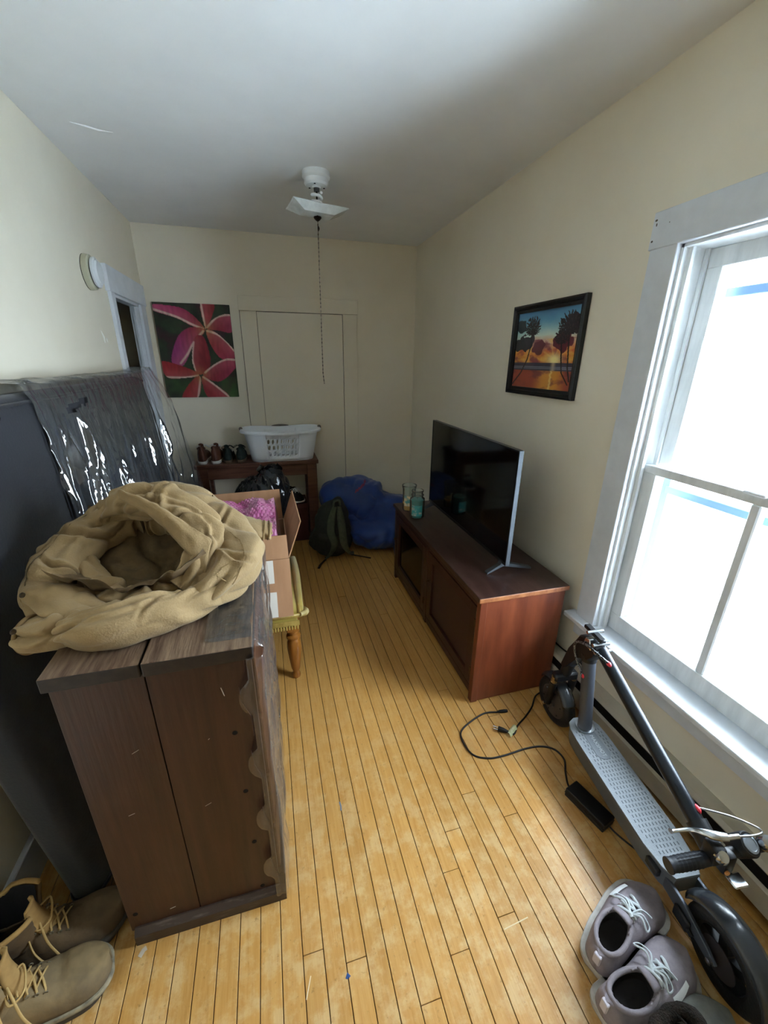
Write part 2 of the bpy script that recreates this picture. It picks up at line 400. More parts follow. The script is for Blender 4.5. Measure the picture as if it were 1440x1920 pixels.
# ---------------------------------------------------------------- window
def window(name, y0, y1, label):
    t = thing(name, label, None, (XR, (y0+y1)/2, WZ0)); t['kind'] = 'structure'
    M_sash = mat('sash_paint', 'e4e8ea', 0.4, col2='c9ced0', scale=30, stretch=(1, 1, 0.15), contrast=(0.35, 0.8), bump=0.12, bscale=40)
    M_glass = film_mat('window_glass', 'f6fbff', 0.12, 0.02)
    M_alu = mat('storm_aluminium', '5f7791', 0.6)
    cx = XR-0.02
    for a, b in ((y0-0.10, y0+0.003), (y1-0.003, y1+0.10)):
        bm = BM(); box(bm, cx, XR+0.001, a, b, WZ0, WZ1, 0.002); obj('casing', bm, M_trim, t)
    bm = BM(); box(bm, cx-0.004, XR+0.001, y0-0.105, y1+0.105, WZ1-0.002, WZ1+0.106, 0.002); obj('head_casing', bm, M_trim, t)
    bm = BM(); box(bm, XR-0.058, XR+0.10, y0-0.135, y1+0.135, WZ0-0.024, WZ0, 0.006, 2)
    obj('stool', bm, M_trim, t)
    bm = BM(); box(bm, XR-0.018, XR+0.001, y0-0.10, y1+0.10, WZ0-0.098, WZ0-0.024, 0.002); obj('apron', bm, M_trim, t)
    for a, b in ((y0, y0+0.012), (y1-0.012, y1)):
        bm = BM(); box(bm, XR, XR+0.17, a, b, WZ0, WZ1); obj('jamb', bm, M_sash, t)
    bm = BM(); box(bm, XR, XR+0.17, y0, y1, WZ1-0.012, WZ1); obj('head_jamb', bm, M_sash, t)
    bm = BM(); box(bm, XR+0.09, XR+0.21, y0, y1, WZ0-0.02, WZ0+0.006); obj('outer_sill', bm, M_sash, t)
    # stops and parting strips
    for s, e in ((0.02, 0.034), (0.085, 0.095)):
        for a, b in ((y0+0.012, y0+0.026), (y1-0.026, y1-0.012)):
            bm = BM(); box(bm, XR+s, XR+e, a, b, WZ0, WZ1-0.012, 0.001); obj('stop', bm, M_sash, t)
    yA, yB = y0+0.014, y1-0.014; ym = (y0+y1)/2
    def sash(nm, xa, xb, za, zb, st, br, tr, mull):
        bm = BM()
        s = obj(nm, box(bm, xa, xb, yA, yB, za, za+br, 0.002), M_sash, t)
        bm = BM(); box(bm, xa, xb, yA, yB, zb-tr, zb, 0.002); obj('rail', bm, M_sash, s)
        for a, b in ((yA, yA+st), (yB-st, yB)):
            bm = BM(); box(bm, xa, xb, a, b, za+br, zb-tr, 0.002); obj('stile', bm, M_sash, s)
            bm = BM(); c = a+st if a == yA else b-st
            d = 0.012 if a == yA else -0.012
            prism(bm, [(xa+0.004, c), (xb-0.006, c), (xb-0.006, c+d)], 'z', za+br, zb-tr); obj('glazing_bead', bm, M_sash, s)
        bm = BM(); prism(bm, [(xa+0.004, za+br), (xb-0.006, za+br), (xb-0.006, za+br+0.012)], 'y', yA+st, yB-st); obj('glazing_bead', bm, M_sash, s)
        xg = xb-0.010
        if mull:
            bm = BM(); box(bm, xa+0.002, xb, ym-0.014, ym+0.014, za+br, zb-tr, 0.004); obj('mullion', bm, M_sash, s)
            for a, b in ((yA+st, ym-0.014), (ym+0.014, yB-st)):
                bm = BM(); box(bm, xg, xg+0.003, a, b, za+br, zb-tr); obj('pane', bm, M_glass, s)
        else:
            bm = BM(); box(bm, xg, xg+0.003, yA+st, yB-st, za+br, zb-tr); obj('pane', bm, M_glass, s)
        return s
    sash('lower_sash', XR+0.045, XR+0.08, WZ0+0.004, 1.145, 0.055, 0.075, 0.030, True)
    sash('upper_sash', XR+0.097, XR+0.130, 1.118, WZ1-0.014, 0.060, 0.028, 0.055, False)
    # aluminium storm window outside
    xs = XR+0.155
    for a, b in ((yA, yA+0.03), (yB-0.03, yB)):
        bm = BM(); box(bm, xs, xs+0.012, a, b, WZ0, WZ1-0.012); obj('storm_frame', bm, M_alu, t)
    for z in (1.045, 1.712):
        bm = BM(); box(bm, xs-0.006, xs+0.010, yA+0.02, yB-0.02, z-0.014, z+0.014, 0.002); obj('storm_rail', bm, M_alu, t)
    # sash lift and lock
    bm = BM(); box(bm, XR+0.020, XR+0.045, ym-0.03, ym+0.03, 1.145, 1.155, 0.003); obj('sash_lock', bm, M_sash, t)
    return t
WIN = window('window_1', WY0, WY1, 'white painted sash window with a chipped frame beside the scooter')
for y0, y1 in ((WY0, WY1),):
    pl = bpy.data.lights.new('window_daylight', 'AREA'); pl.shape = 'RECTANGLE'; pl.size = y1-y0; pl.size_y = WZ1-WZ0; pl.cycles.is_portal = True
    po = bpy.data.objects.new('window_daylight', pl); COL.objects.link(po)
    po.location = (XR+0.19, (y0+y1)/2, (WZ0+WZ1)/2); po.rotation_euler = (PI/2, 0, PI/2)
# snow covered ground outside
bm = BM(); box(bm, XR+0.6, XR+60, -40, 40, -3.3, -3.0); struct('ground_outside', bm, mat('snow', 'f2f5f8', 0.9, col2='e6ebf0', scale=0.6))

# ---------------------------------------------------------------- baseboard heater along the right wall
t = thing('baseboard_heater', 'cream metal baseboard heater with a dark slot along the window wall', 'heater', (XR, 1.3, 0))
M_heat = mat('heater_enamel', 'b9b3a2', 0.4, col2='aaa493', scale=6)
M_dark = mat('dark_void', '0b0b0c', 0.9)
HY0, HY1 = -1.2, YB-0.05
bm = BM(); prism(bm, [(XR, 0.0), (XR-0.012, 0.0), (XR-0.012, 0.160), (XR-0.050, 0.170), (XR-0.064, 0.163), (XR-0.066, 0.168), (XR-0.050, 0.177), (XR, 0.180)], 'y', HY0, HY1); obj('back_plate', bm, M_heat, t)
bm = BM(); prism(bm, [(XR-0.060, 0.035), (XR-0.066, 0.035), (XR-0.066, 0.106), (XR-0.058, 0.116), (XR-0.055, 0.112), (XR-0.060, 0.104)], 'y', HY0, HY1); obj('front_panel', bm, M_heat, t)
bm = BM(); box(bm, XR-0.052, XR-0.020, HY0, HY1, 0.045, 0.100); obj('heating_fins', bm, mat('fins', '17181a', 0.6), t)
bm = BM(); box(bm, XR-0.050, XR-0.0125, HY0, HY1, 0.104, 0.150); obj('slot_shade', bm, M_dark, t)  # near-black filler put in for the shade inside the slot
for y in (HY0, 0.02, 2.6, HY1-0.01):
    bm = BM(); box(bm, XR-0.058, XR-0.012, y, y+0.01, 0.0, 0.165); obj('bracket', bm, M_dark, t)
bm = BM(); tube(bm, [(XR-0.01, 1.42, 0.184), (XR-0.012, 1.33, 0.19), (XR-0.006, 1.25, 0.205), (XR-0.006, 1.20, 0.19)], 0.004, seg=6, n=20)
tag(obj('black_cable', bm, mat('black_rubber', '0f1012', 0.5), None, smooth=60), 'thin black cable lying on top of the heater behind the scooter', 'cable')

# flecks of paint and scrapes on the floor boards
for nm, col, pts, r in (('paint_fleck', '2f4f86', [(0.074, 0.570), (0.078, 0.578), (0.082, 0.571)], 0.0035), ('paint_fleck', '6f7680', [(0.132, 0.990), (0.134, 1.005), (0.132, 1.022)], 0.003), ('pale_scuff', 'bfb3a2', [(-0.452, 0.756), (-0.445, 0.768), (-0.438, 0.772)], 0.006), ('scrape', 'e6d3ae', [(-0.03, 0.560), (-0.015, 0.600)], 0.0012), ('scrape', 'd9c49a', [(0.52, 0.55), (0.60, 0.556)], 0.0015), ('scrape', '7a5a2c', [(0.47, 0.30), (0.482, 0.285)], 0.0015)):
    bm = BM(); tube(bm, [(x, y, 0.0002) for x, y in pts], r, seg=6, flat=0.08); obj(nm, bm, mat('fleck_'+col, col, 0.8), floor)

M_chipd = mat('bare_wood_chip', '5a5148', 0.9)
for y, z, a, b in ((1.288, 1.935, 0.006, 0.004), (1.284, 1.922, 0.003, 0.006), (1.290, 1.876, 0.005, 0.004), (1.236, 1.918, 0.002, 0.002)):
    bm = BM(); lathe(bm, [(1.0, 0), (0.6, 0.0006), (0.001, 0.0008)], 7, M=look((XR-0.0238, y, z), (0, y, z)) @ Matrix.Diagonal((a, b, 1, 1))); obj('paint_chip', bm, M_chipd, WIN)
# ================================================================ dresser
M_drs = mat('walnut_dark', '43281c', 0.42, col2='2e1b13', scale=5, stretch=(9, 9, 0.5), contrast=(0.3, 0.7), bump=0.12, bscale=14, bstretch=(10, 10, 0.6), coat=0.05)
M_drt = mat('walnut_worn_top', '4b3527', 0.62, col2='8f7861', scale=9, stretch=(7, 0.8, 7), contrast=(0.33, 0.78), bump=0.2, bscale=20, bstretch=(8, 0.8, 8))
M_dre = mat('walnut_edge', '1d1512', 0.5, col2='2f241d', scale=30, bump=0.1, bscale=40)
M_drf = mat('drawer_front', '5a3a26', 0.4, col2='452a1a', scale=6, stretch=(3, 0.6, 9), coat=0.1)
M_hole = mat('dowel_hole', '070504', 0.9)
M_silver = mat('antique_silver', 'b9b4aa', 0.28, metal=0.9, col2='6f6a61', scale=90)
M_scuff = mat('scuff', 'a09488', 0.8)
t = thing('dresser', 'dark stained wooden dresser with worn plank top and drawers wrapped in film', 'dresser', (-0.28, 1.17, 0))
DX0, DX1, DY_0, DY_1, DT = -0.474, -0.088, 0.80, 1.54, 0.905
bm = BM(); box(bm, DX0, -0.3005, DY_0, DY_0+0.022, 0.035, DT-0.032, 0.0015); ep = obj('end_board', bm, M_drs, t)
# near end, right-hand board with scalloped front edge
edge = [(DX1+0.003, 0.035), (-0.083, 0.05), (-0.087, 0.11), (-0.094, 0.13), (-0.097, 0.165), (-0.090, 0.20), (-0.089, 0.31), (-0.098, 0.345), (-0.101, 0.385), (-0.092, 0.42), (-0.094, 0.50), (-0.106, 0.54), (-0.110, 0.59), (-0.098, 0.635), (-0.099, 0.70), (-0.116, 0.745), (-0.117, 0.79), (-0.100, 0.83), (-0.098, DT-0.03)]
bm = BM(); prism(bm, [(-0.2975, 0.035), *edge, (-0.2975, DT-0.03)], 'y', DY_0, DY_0+0.022); eb = obj('end_board', bm, M_drs, t)
bm = BM(); box(bm, -0.13, DX1+0.004, DY_0+0.004, DY_0+0.026, 0.04, DT-0.032); obj('front_stile', bm, M_drs, t)
bm = BM(); box(bm, DX0, -0.3005, DY_1-0.022, DY_1, 0.035, DT-0.032); box(bm, -0.2975, DX1, DY_1-0.022, DY_1, 0.035, DT-0.032); obj('far_end_panel', bm, M_drs, t)
bm = BM(); box(bm, DX0, DX0+0.008, DY_0+0.022, DY_1-0.022, 0.04, DT-0.035); obj('back_panel', bm, M_drs, t)
def top_board(nm, x0, x1, ztop, y0):
    bm = BM(); box(bm, x0, x1, y0, DY_1+0.01, ztop-0.034, ztop, 0.003, 2)
    o = obj(nm, bm, M_drt, t); o.data.materials.append(M_dre)
    for p in o.data.polygons:
        if p.normal.z < 0.6: p.material_index = 1
    return o
top_board('top_board', DX0-0.008, -0.3015, DT, DY_0-0.010)
top_board('top_board', -0.2965, DX1+0.012, DT+0.004, DY_0-0.016)
bm = BM()
prism(bm, [(DY_0-0.018, 0.0), (DY_0+0.02, 0.0), (DY_0+0.02, 0.05), (DY_0-0.004, 0.05), (DY_0-0.018, 0.036)], 'x', DX0+0.01, DX1+0.022)
box(bm, DX1-0.01, DX1+0.0215, DY_0+0.0205, DY_1, 0.0, 0.052, 0.002); box(bm, DX0, DX1, DY_1-0.02, DY_1+0.005, 0, 0.05)
obj('plinth', bm, mat('plinth_wood', '3d3029', 0.5, col2='6d625a', scale=14, stretch=(1, 1, 8), contrast=(0.55, 0.8)), t)
for hx, hz in ((-0.140, 0.659), (-0.136, 0.458), (-0.134, 0.259), (-0.130, 0.063), (-0.454, 0.103)):
    bm = BM(); lathe(bm, [(0.0062, 0.0), (0.0062, 0.0015), (0.001, 0.0012)], 14, M=look((hx, DY_0-0.0010, hz), (hx, DY_0+1, hz))); obj('dowel_hole', bm, M_hole, t)
for q in (((-0.402, 0.47), (-0.388, 0.474)), ((-0.20, 0.655), (-0.197, 0.658)), ((-0.10, 0.17), (-0.099, 0.172)), ((-0.36, 0.66), (-0.345, 0.668)), ((-0.155, 0.80), (-0.150, 0.775)), ((-0.235, 0.44), (-0.22, 0.447)), ((-0.372, 0.083), (-0.358, 0.086))):
    (xa, za), (xb, zb) = q; bm = BM(); tube(bm, [(xa, DY_0-0.0002, za), (xb, DY_0-0.0002, zb)], 0.0009, seg=4); obj('scratch', bm, M_scuff, t)
# drawers on the room side
for k in range(4):
    z0 = 0.065+k*0.201; z1 = z0+0.188
    bm = BM(); box(bm, DX0+0.03, DX1-0.002, DY_0+0.035, DY_1-0.035, z0+0.01, z1-0.01)
    d = obj('drawer', bm, M_drf, t)
    bm = BM(); box(bm, DX1-0.004, DX1+0.012, DY_0+0.030, DY_1-0.030, z0, z1, 0.005, 2); obj('drawer_front', bm, M_drf, d)
    for hy in (1.03, 1.33):
        zc = (z0+z1)/2+0.02; X = DX1+0.012
        bm = BM()
        # ornate backplate: three lobes, two posts and a drop bail
        for dy, rr in ((-0.042, 0.014), (0, 0.017), (0.042, 0.014)):
            lathe(bm, [(rr, 0), (rr, 0.002), (rr*0.6, 0.004), (0.001, 0.0045)], 12, M=look((X, hy+dy, zc), (X+1, hy+dy, zc)))
        box(bm, X, X+0.003, hy-0.045, hy+0.045, zc-0.006, zc+0.006, 0.001)
        for dy in (-0.042, 0.042):
            lathe(bm, [(0.005, 0), (0.004, 0.008), (0.007, 0.014), (0.002, 0.018)], 10, M=look((X, hy+dy, zc), (X+1, hy+dy, zc)))
        tube(bm, [(X+0.012, hy-0.042, zc), (X+0.016, hy-0.040, zc-0.022), (X+0.018, hy-0.015, zc-0.034), (X+0.019, hy, zc-0.030), (X+0.018, hy+0.015, zc-0.034), (X+0.016, hy+0.040, zc-0.022), (X+0.012, hy+0.042, zc)], 0.0032, seg=7, n=26)
        obj('handle', bm, M_silver, d, smooth=50)
# stretch film round the drawer side
M_film = film_mat('stretch_film', 'f6f4f2', 0.42, 0.10, bump=0.5, bscale=24, haze=0.03, bstretch=(1, 1, 0.35))
bm = BM()
def film_fn(u, v):
    z = 0.03+0.90*v
    if u < 0.12:
        a = u/0.12; X, Y = -0.155+a*(DX1+0.028+0.155), DY_0-0.020-0.002*math.sin(a*9)
        st = -0.092-0.026*sum(max(0, 1-((z-zc)/0.045)**2)**0.5 for zc in (0.165, 0.365, 0.565, 0.770)); X = st+a*(DX1+0.030-st)
    else:
        a = (u-0.12)/0.88; Y = DY_0-0.020+a*0.70; X = DX1+0.030
        X += 0.007*nz(Y*22, z*5, 1.0)+0.006*ridge(z*13+3*nz(Y*5, z*2, 4.0))*min(1, a*6)
    if u < 0.16: z = min(z, 0.884)
    elif z > 0.88: X -= (z-0.88)*2.4; z = 0.9125+0.005*nz(Y*20, 1.0)
    return (X, Y, z)
grid(bm, film_fn, 70, 70); o = obj('stretch_film', bm, M_film, t, smooth=180, label='clear crinkled stretch film')

# ================================================================ mattress leaning on the left wall, with a plastic sheet over it
M_mat = mat('navy_ticking', '1c2029', 0.75, col2='171b23', scale=3, bump=0.08, bscale=120, sheen=0.2)
lean = math.atan2(0.125, 1.40)
t = thing('mattress', 'dark navy mattress standing on its side against the left wall', 'mattress', (-0.622, 1.885, 0.0), (0, -lean, 0))
bm = BM()
def mat_ring(z, inset):
    a, b, r = 0.962-inset, 0.053-inset, 0.035; pts = []
    for cx, cy, s in ((b-r, a-r*2, 0), (-(b-r), a-r*2, 1), (-(b-r), -(a-r*2), 2), (b-r, -(a-r*2), 3)):
        for k in range(6):
            an = PI/2*s+PI/2*k/5
            pts.append((cx+r*math.cos(an), cy+2*r*math.sin(an), z))
    return pts
rings = [mat_ring(z, i) for z, i in ((0.006, 0.03), (0.012, 0.012), (0.035, 0.0), (0.4, -0.004), (0.8, -0.005), (1.2, -0.003), (1.355, 0.0), (1.385, 0.010), (1.398, 0.03))]
loft(bm, rings); obj('mattress_body', bm, M_mat, t, local=True, smooth=60)
for z in (0.03, 1.372):
    bm = BM(); tube(bm, [(p[0]*1.01, p[1]*1.001, z) for p in mat_ring(z, 0.0)], 0.006, seg=6, closed=True); obj('piping', bm, M_mat, t, local=True, smooth=60)
bm = BM(); tube(bm, [(0.055, -0.62, 1.325), (0.057, -0.60, 1.330), (0.057, -0.56, 1.345), (0.055, -0.55, 1.352)], [0.002, 0.008, 0.006, 0.002], seg=6); obj('fold', bm, mat('black_fold', '050608', 0.9), t, local=True)

M_sheet = film_mat('plastic_sheet', 'f4f7fa', 0.55, 0.07, bump=0.7, bscale=9, haze=0.035, hazecol='dfe8f2', bstretch=(1, 1.8, 0.8))
bm = BM()
_rp = random.Random(21)
PLEATS = [(1.50+1.62*(i+0.5)/26+_rp.uniform(-0.03, 0.03), _rp.uniform(-0.22, 0.10), _rp.uniform(0.010, 0.034), _rp.uniform(0.008, 0.020), _rp.uniform(0.0, 0.25), _rp.uniform(0, 9)) for i in range(26)]
def sheet_fn(u, v):
    # u along the mattress (near to far), v from behind over the top edge and down the front
    Y = 1.50+u*1.60
    s = v*1.02                                   # arc length from the wall side
    wav = fbm(u*5, v*1.6, 2.0)
    if s < 0.10:
        X = -0.802+s; Z = 1.424+0.014*nz(u*14, 1.0)+0.006*nz(u*50, v*8)
        if u > 0.84: Z += 0.02*smooth01(0.84, 0.93, u)
    else:
        d = s-0.10; Z = 1.418-d
        X = -0.692+0.0893*d+0.010*smooth01(0, 0.06, d)
        # long pleats running down and slightly forward, deeper away from the top edge
        dep = smooth01(0.0, 0.35, d)
        for yk, sl, am, w, d0, ph in PLEATS:
            e = (Y-(yk+sl*d+0.02*nz(d*5, ph)))/w
            if abs(e) < 3: X += am*smooth01(d0, d0+0.22, d)*math.exp(-e*e)*(0.75+0.5*nz(d*7, ph, 2.0))
        X += 0.010*max(0, wav)*dep
        X += 0.0035*nz(u*40, d*16, 3.0)
        Y += -0.05*d*smooth01(0, 0.5, d)+0.07*d*u
        fl = smooth01(0.80, 1.0, u)
        X += fl*(0.05*smooth01(0, 0.2, d)+0.06*smooth01(0.1, 0.8, d))
    # ragged edges
    if u == 0: Y += 0.03*nz(v*14, 3.0)
    return (X, Y, Z)
grid(bm, sheet_fn, 380, 100)
# torn slit near the top
bmesh.ops.delete(bm, geom=[f for f in bm.faces if 1.70 < f.calc_center_median().y < 1.90 and abs(f.calc_center_median().z-(1.325+0.10*(f.calc_center_median().y-1.70)+0.01*nz(f.calc_center_median().y*40, 0))) < 0.012 and f.calc_center_median().x > -0.72], context='FACES')
tag(obj('plastic_sheet', bm, M_sheet, None, smooth=180), 'torn clear plastic sheet draped over the dark mattress', 'plastic sheet')

# ================================================================ side table by the back wall
M_tab = mat('table_stain', '64402f', 0.45, col2='4d2c20', scale=6, stretch=(0.8, 8, 8), bump=0.08, bscale=20, coat=0.05)
t = thing('wooden_table', 'narrow dark brown wooden table holding shoes and the laundry basket', 'table', (-0.10, 3.50, 0))
TX0, TX1, TY0, TY1, TZ = -0.585, 0.372, 3.345, 3.672, 0.72
bm = BM(); box(bm, TX0, TX1, TY0, TY1, TZ-0.032, TZ, 0.005, 2); obj('table_top', bm, M_tab, t)
for x0 in (TX0+0.015, TX1-0.095):
    for y0 in (TY0+0.012, TY1-0.085):
        bm = BM(); box(bm, x0, x0+0.08, y0, y0+0.07, 0, TZ-0.032, 0.003); obj('leg', bm, M_tab, t)
bm = BM(); box(bm, TX0+0.09, TX1-0.09, TY0+0.022, TY0+0.042, TZ-0.125, TZ-0.032, 0.002); obj('apron', bm, M_tab, t)
bm = BM(); box(bm, TX0+0.09, TX1-0.09, TY1-0.042, TY1-0.022, TZ-0.125, TZ-0.032, 0.002); obj('apron', bm, M_tab, t)
for x0 in (TX0+0.035, TX1-0.055):
    bm = BM(); box(bm, x0, x0+0.02, TY0+0.08, TY1-0.08, TZ-0.125, TZ-0.032); obj('side_apron', bm, M_tab, t)

# ================================================================ low cabinet with the television
M_cab = mat('cabinet_lit_stain', '7a3f26', 0.38, col2='5c2a1a', scale=4, stretch=(5, 5, 0.8), contrast=(0.3, 0.72), bump=0.04, bscale=30, coat=0.25)  # lit copy of the stain, brightened for the near end
M_cab_shade = mat('cabinet_shaded_stain', '3a1a14', 0.4, col2='2a120e', scale=5, stretch=(5, 0.8, 5), coat=0.2)  # shaded copy of the stain, darkened for the side facing the room
M_cabt = mat('cabinet_top_stain', '331f1a', 0.36, col2='4a332b', scale=6, stretch=(5, 0.9, 1), contrast=(0.4, 0.8), coat=0.25, bump=0.03, bscale=30)
M_wear = mat('worn_edge', '9a6238', 0.5, col2='7a4526', scale=25)
t = thing('tv_cabinet', 'low reddish brown wooden cabinet under the television by the window wall', 'cabinet', (1.0, 1.94, 0))
CX0, CX1, CY0, CY1, CZ = 0.80, 1.222, 1.318, 2.552, 0.568
bm = BM(); box(bm, CX0-0.013, CX1+0.010, CY0-0.012, CY1+0.012, CZ-0.024, CZ, 0.004, 2)
o = obj('top', bm, M_cabt, t); o.data.materials.append(M_wear)
for p in o.data.polygons:
    if p.normal.y < -0.5: p.material_index = 1
bm = BM(); box(bm, CX0+0.03, CX1, CY0, CY0+0.018, 0.004, CZ-0.024, 0.001); obj('end_panel', bm, M_cab, t)
bm = BM(); box(bm, CX0+0.03, CX1, CY1-0.018, CY1, 0.03, CZ-0.024, 0.001); obj('end_panel', bm, M_cab, t)
bm = BM(); box(bm, CX1-0.01, CX1, CY0+0.018, CY1-0.018, 0.03, CZ-0.024); obj('back_panel', bm, M_cab_shade, t)
bm = BM(); box(bm, CX0+0.03, CX1-0.01, CY0+0.018, CY1-0.018, 0.045, 0.06); obj('bottom_shelf', bm, M_cab_shade, t)
for ya, yb in ((CY0-0.003, CY0+0.028), (1.915, 1.955), (CY1-0.030, CY1+0.003)):
    bm = BM(); box(bm, CX0, CX0+0.032, ya, yb, 0.0 if ya != 1.915 else 0.03, CZ-0.024, 0.002); obj('stile', bm, M_cab if ya < 1.4 else M_cab_shade, t)
for za, zb in ((0.035, 0.075), (CZ-0.062, CZ-0.024)):
    bm = BM(); box(bm, CX0+0.003, CX0+0.028, CY0+0.028, CY1-0.03, za, zb, 0.002); obj('rail', bm, M_cab_shade, t)
def cab_door(ya, yb, pm, lab=None):
    bm = BM(); box(bm, CX0+0.014, CX0+0.020, ya+0.05, yb-0.05, 0.125, CZ-0.112); d = obj('door', bm, pm, t)
    if lab: d['label'] = lab
    for a, b, c, e in ((ya, ya+0.055, 0.08, CZ-0.066), (yb-0.055, yb, 0.08, CZ-0.066)):
        bm = BM(); box(bm, CX0+0.001, CX0+0.024, a, b, c, e, 0.002); obj('door_stile', bm, M_cab_shade, d)
    for c, e in ((0.08, 0.13), (CZ-0.116, CZ-0.066)):
        bm = BM(); box(bm, CX0+0.001, CX0+0.024, ya+0.055, yb-0.055, c, e, 0.002); obj('door_rail', bm, M_cab_shade, d)
    for z in (0.16, 0.42):
        bm = BM(); tube(bm, [(CX0-0.001, ya+0.002, z-0.02), (CX0-0.001, ya+0.002, z+0.02)], 0.004, seg=8); obj('hinge', bm, mat('hinge_brass', '4a3a28', 0.4, metal=0.8), d)
    bm = BM(); lathe(bm, [(0.004, 0), (0.005, 0.012), (0.010, 0.018), (0.004, 0.024)], 12, M=look((CX0+0.001, yb-0.025, 0.33), (CX0-1, yb-0.025, 0.33))); obj('knob', bm, mat('hinge_brass', '4a3a28', 0.4, metal=0.8), d)
cab_door(CY0+0.030, 1.913, mat('door_panel', '30191a', 0.35, coat=0.2))
cab_door(1.957, CY1-0.032, mat('smoked_glass', '06070a', 0.12), 'dark glass door')

# ---------------------------------------------------------------- television
M_tvb = mat('tv_bezel', '0d0e11', 0.3); M_scr = mat('tv_screen', '05070b', 0.08, spec=0.7)
M_tvs = mat('tv_silver', '454b52', 0.5, metal=0.3)
t = thing('television', 'black flat screen television standing on the low cabinet', 'television', (1.0, 1.95, CZ))
VX, VY0, VY1, VZ0, VZ1 = 1.0, 1.470, 2.428, 0.614, 1.150
bm = BM(); box(bm, VX+0.002, VX+0.022, VY0, VY1, VZ0, VZ1, 0.003); box(bm, VX+0.022, VX+0.060, VY0+0.10, VY1-0.10, VZ0+0.03, VZ0+0.30, 0.012); obj('back_shell', bm, M_tvb, t)
bm = BM(); box(bm, VX-0.002, VX+0.002, VY0+0.006, VY1-0.006, VZ0+0.014, VZ1-0.006); obj('screen', bm, M_scr, t)
bm = BM()
box(bm, VX-0.004, VX+0.004, VY0, VY0+0.006, VZ0, VZ1); box(bm, VX-0.004, VX+0.004, VY1-0.006, VY1, VZ0, VZ1)
box(bm, VX-0.004, VX+0.004, VY0+0.006, VY1-0.006, VZ1-0.006, VZ1); box(bm, VX-0.004, VX+0.004, VY0+0.006, VY1-0.006, VZ0, VZ0+0.014); obj('bezel', bm, M_tvb, t)
bm = BM(); box(bm, VX-0.003, VX+0.018, VY0-0.0025, VY0, VZ0, VZ1, 0.001); obj('side_trim', bm, M_tvs, t, label='silver edge strip')
for fy in (1.51, 2.39):
    bm = BM()
    prism(bm, [(VX-0.010, 0.606), (VX+0.020, 0.606), (VX+0.020, 0.640), (VX+0.004, 0.640)], 'y', fy-0.012, fy+0.012)
    loft(bm, [[(VX-0.078, fy-0.020, CZ), (VX-0.078, fy+0.004, CZ), (VX-0.078, fy+0.004, CZ+0.008), (VX-0.078, fy-0.020, CZ+0.008)], [(VX+0.01, fy-0.012, CZ+0.030), (VX+0.01, fy+0.012, CZ+0.030), (VX+0.01, fy+0.012, CZ+0.048), (VX+0.01, fy-0.012, CZ+0.048)]])
    loft(bm, [[(VX+0.155, fy-0.020, CZ), (VX+0.155, fy+0.004, CZ), (VX+0.155, fy+0.004, CZ+0.008), (VX+0.155, fy-0.020, CZ+0.008)], [(VX+0.008, fy-0.012, CZ+0.028), (VX+0.008, fy+0.012, CZ+0.028), (VX+0.008, fy+0.012, CZ+0.048), (VX+0.008, fy-0.012, CZ+0.048)]])
    obj('foot', bm, M_tvs, t)

# ---------------------------------------------------------------- two jar candles
M_jar = film_mat('jar_glass', 'f4faf8', 0.18, 0.03, haze=0.06)  # pale haze in the colour stands in for reflections on the glass
def jar(nm, label, loc, r, h, neck, wax, waxh, lab=None):
    t = thing(nm, label, 'candle', loc)
    bm = BM()
    if neck: prof = [(r*0.88, 0.0), (r, 0.008), (r, h*0.64), (r*0.97, h*0.70), (r*0.74, h*0.75), (r*0.74, h*0.79), (r*0.84, h*0.81), (r*0.84, h*0.84), (r*0.72, h*0.86), (r*0.72, h*0.93), (r*0.80, h*0.95), (r*0.80, h)]
    else: prof = [(r*0.9, 0.0), (r*0.96, 0.008), (r*0.93, h*0.5), (r*0.95, h*0.85), (r*1.06, h*0.95), (r*1.06, h)]
    lathe(bm, prof, 32, cap1=False); g = obj('jar', bm, M_jar, t, local=True, smooth=45); mod(g, 'SOLIDIFY', thickness=0.003, offset=-1)
    bm = BM(); rr = r*0.93 if neck else r*0.88
    lathe(bm, [(rr*0.95, 0.006), (rr, 0.012), (rr, waxh), (rr*0.9, waxh+0.002), (0.001, waxh)], 28); obj('wax', bm, wax, t, local=True, smooth=45)
    bm = BM(); tube(bm, [(0, 0, waxh), (0.001, 0, waxh+0.012)], 0.0012, seg=5); obj('wick', bm, mat('wick', '14110e', 0.9), t, local=True)
    if lab:
        bm = BM(); a0, a1 = -2.7, -1.2
        grid(bm, lambda u, v: ((r*1.003)*math.cos(a0+(a1-a0)*u)*(0.955 if not neck else 1), (r*1.003)*math.sin(a0+(a1-a0)*u)*(0.955 if not neck else 1), h*(lab[0]+(lab[1]-lab[0])*v)), 12, 2)
        obj('paper_label', bm, lab[2], t, local=True, smooth=180)
    return t
jar('jar_candle', 'turquoise jar candle with a glass neck on the cabinet', (0.856, 2.275, CZ), 0.047, 0.180, True, mat('turquoise_wax', '1f8f8d', 0.4, col2='2fa3a0', scale=12), 0.120, (0.12, 0.5, mat('teal_label', '3aa0a4', 0.5, col2='d8d2c0', scale=40, contrast=(0.5, 0.75))))
jar('jar_candle', 'clear glass candle with orange wax behind the turquoise jar', (0.850, 2.415, CZ), 0.046, 0.172, False, mat('orange_wax', 'd89a34', 0.45, col2='e0a94a', scale=12), 0.060, (0.22, 0.62, mat('print_label', 'd8c9a0', 0.5, col2='4f9a9a', scale=28, contrast=(0.45, 0.6))))
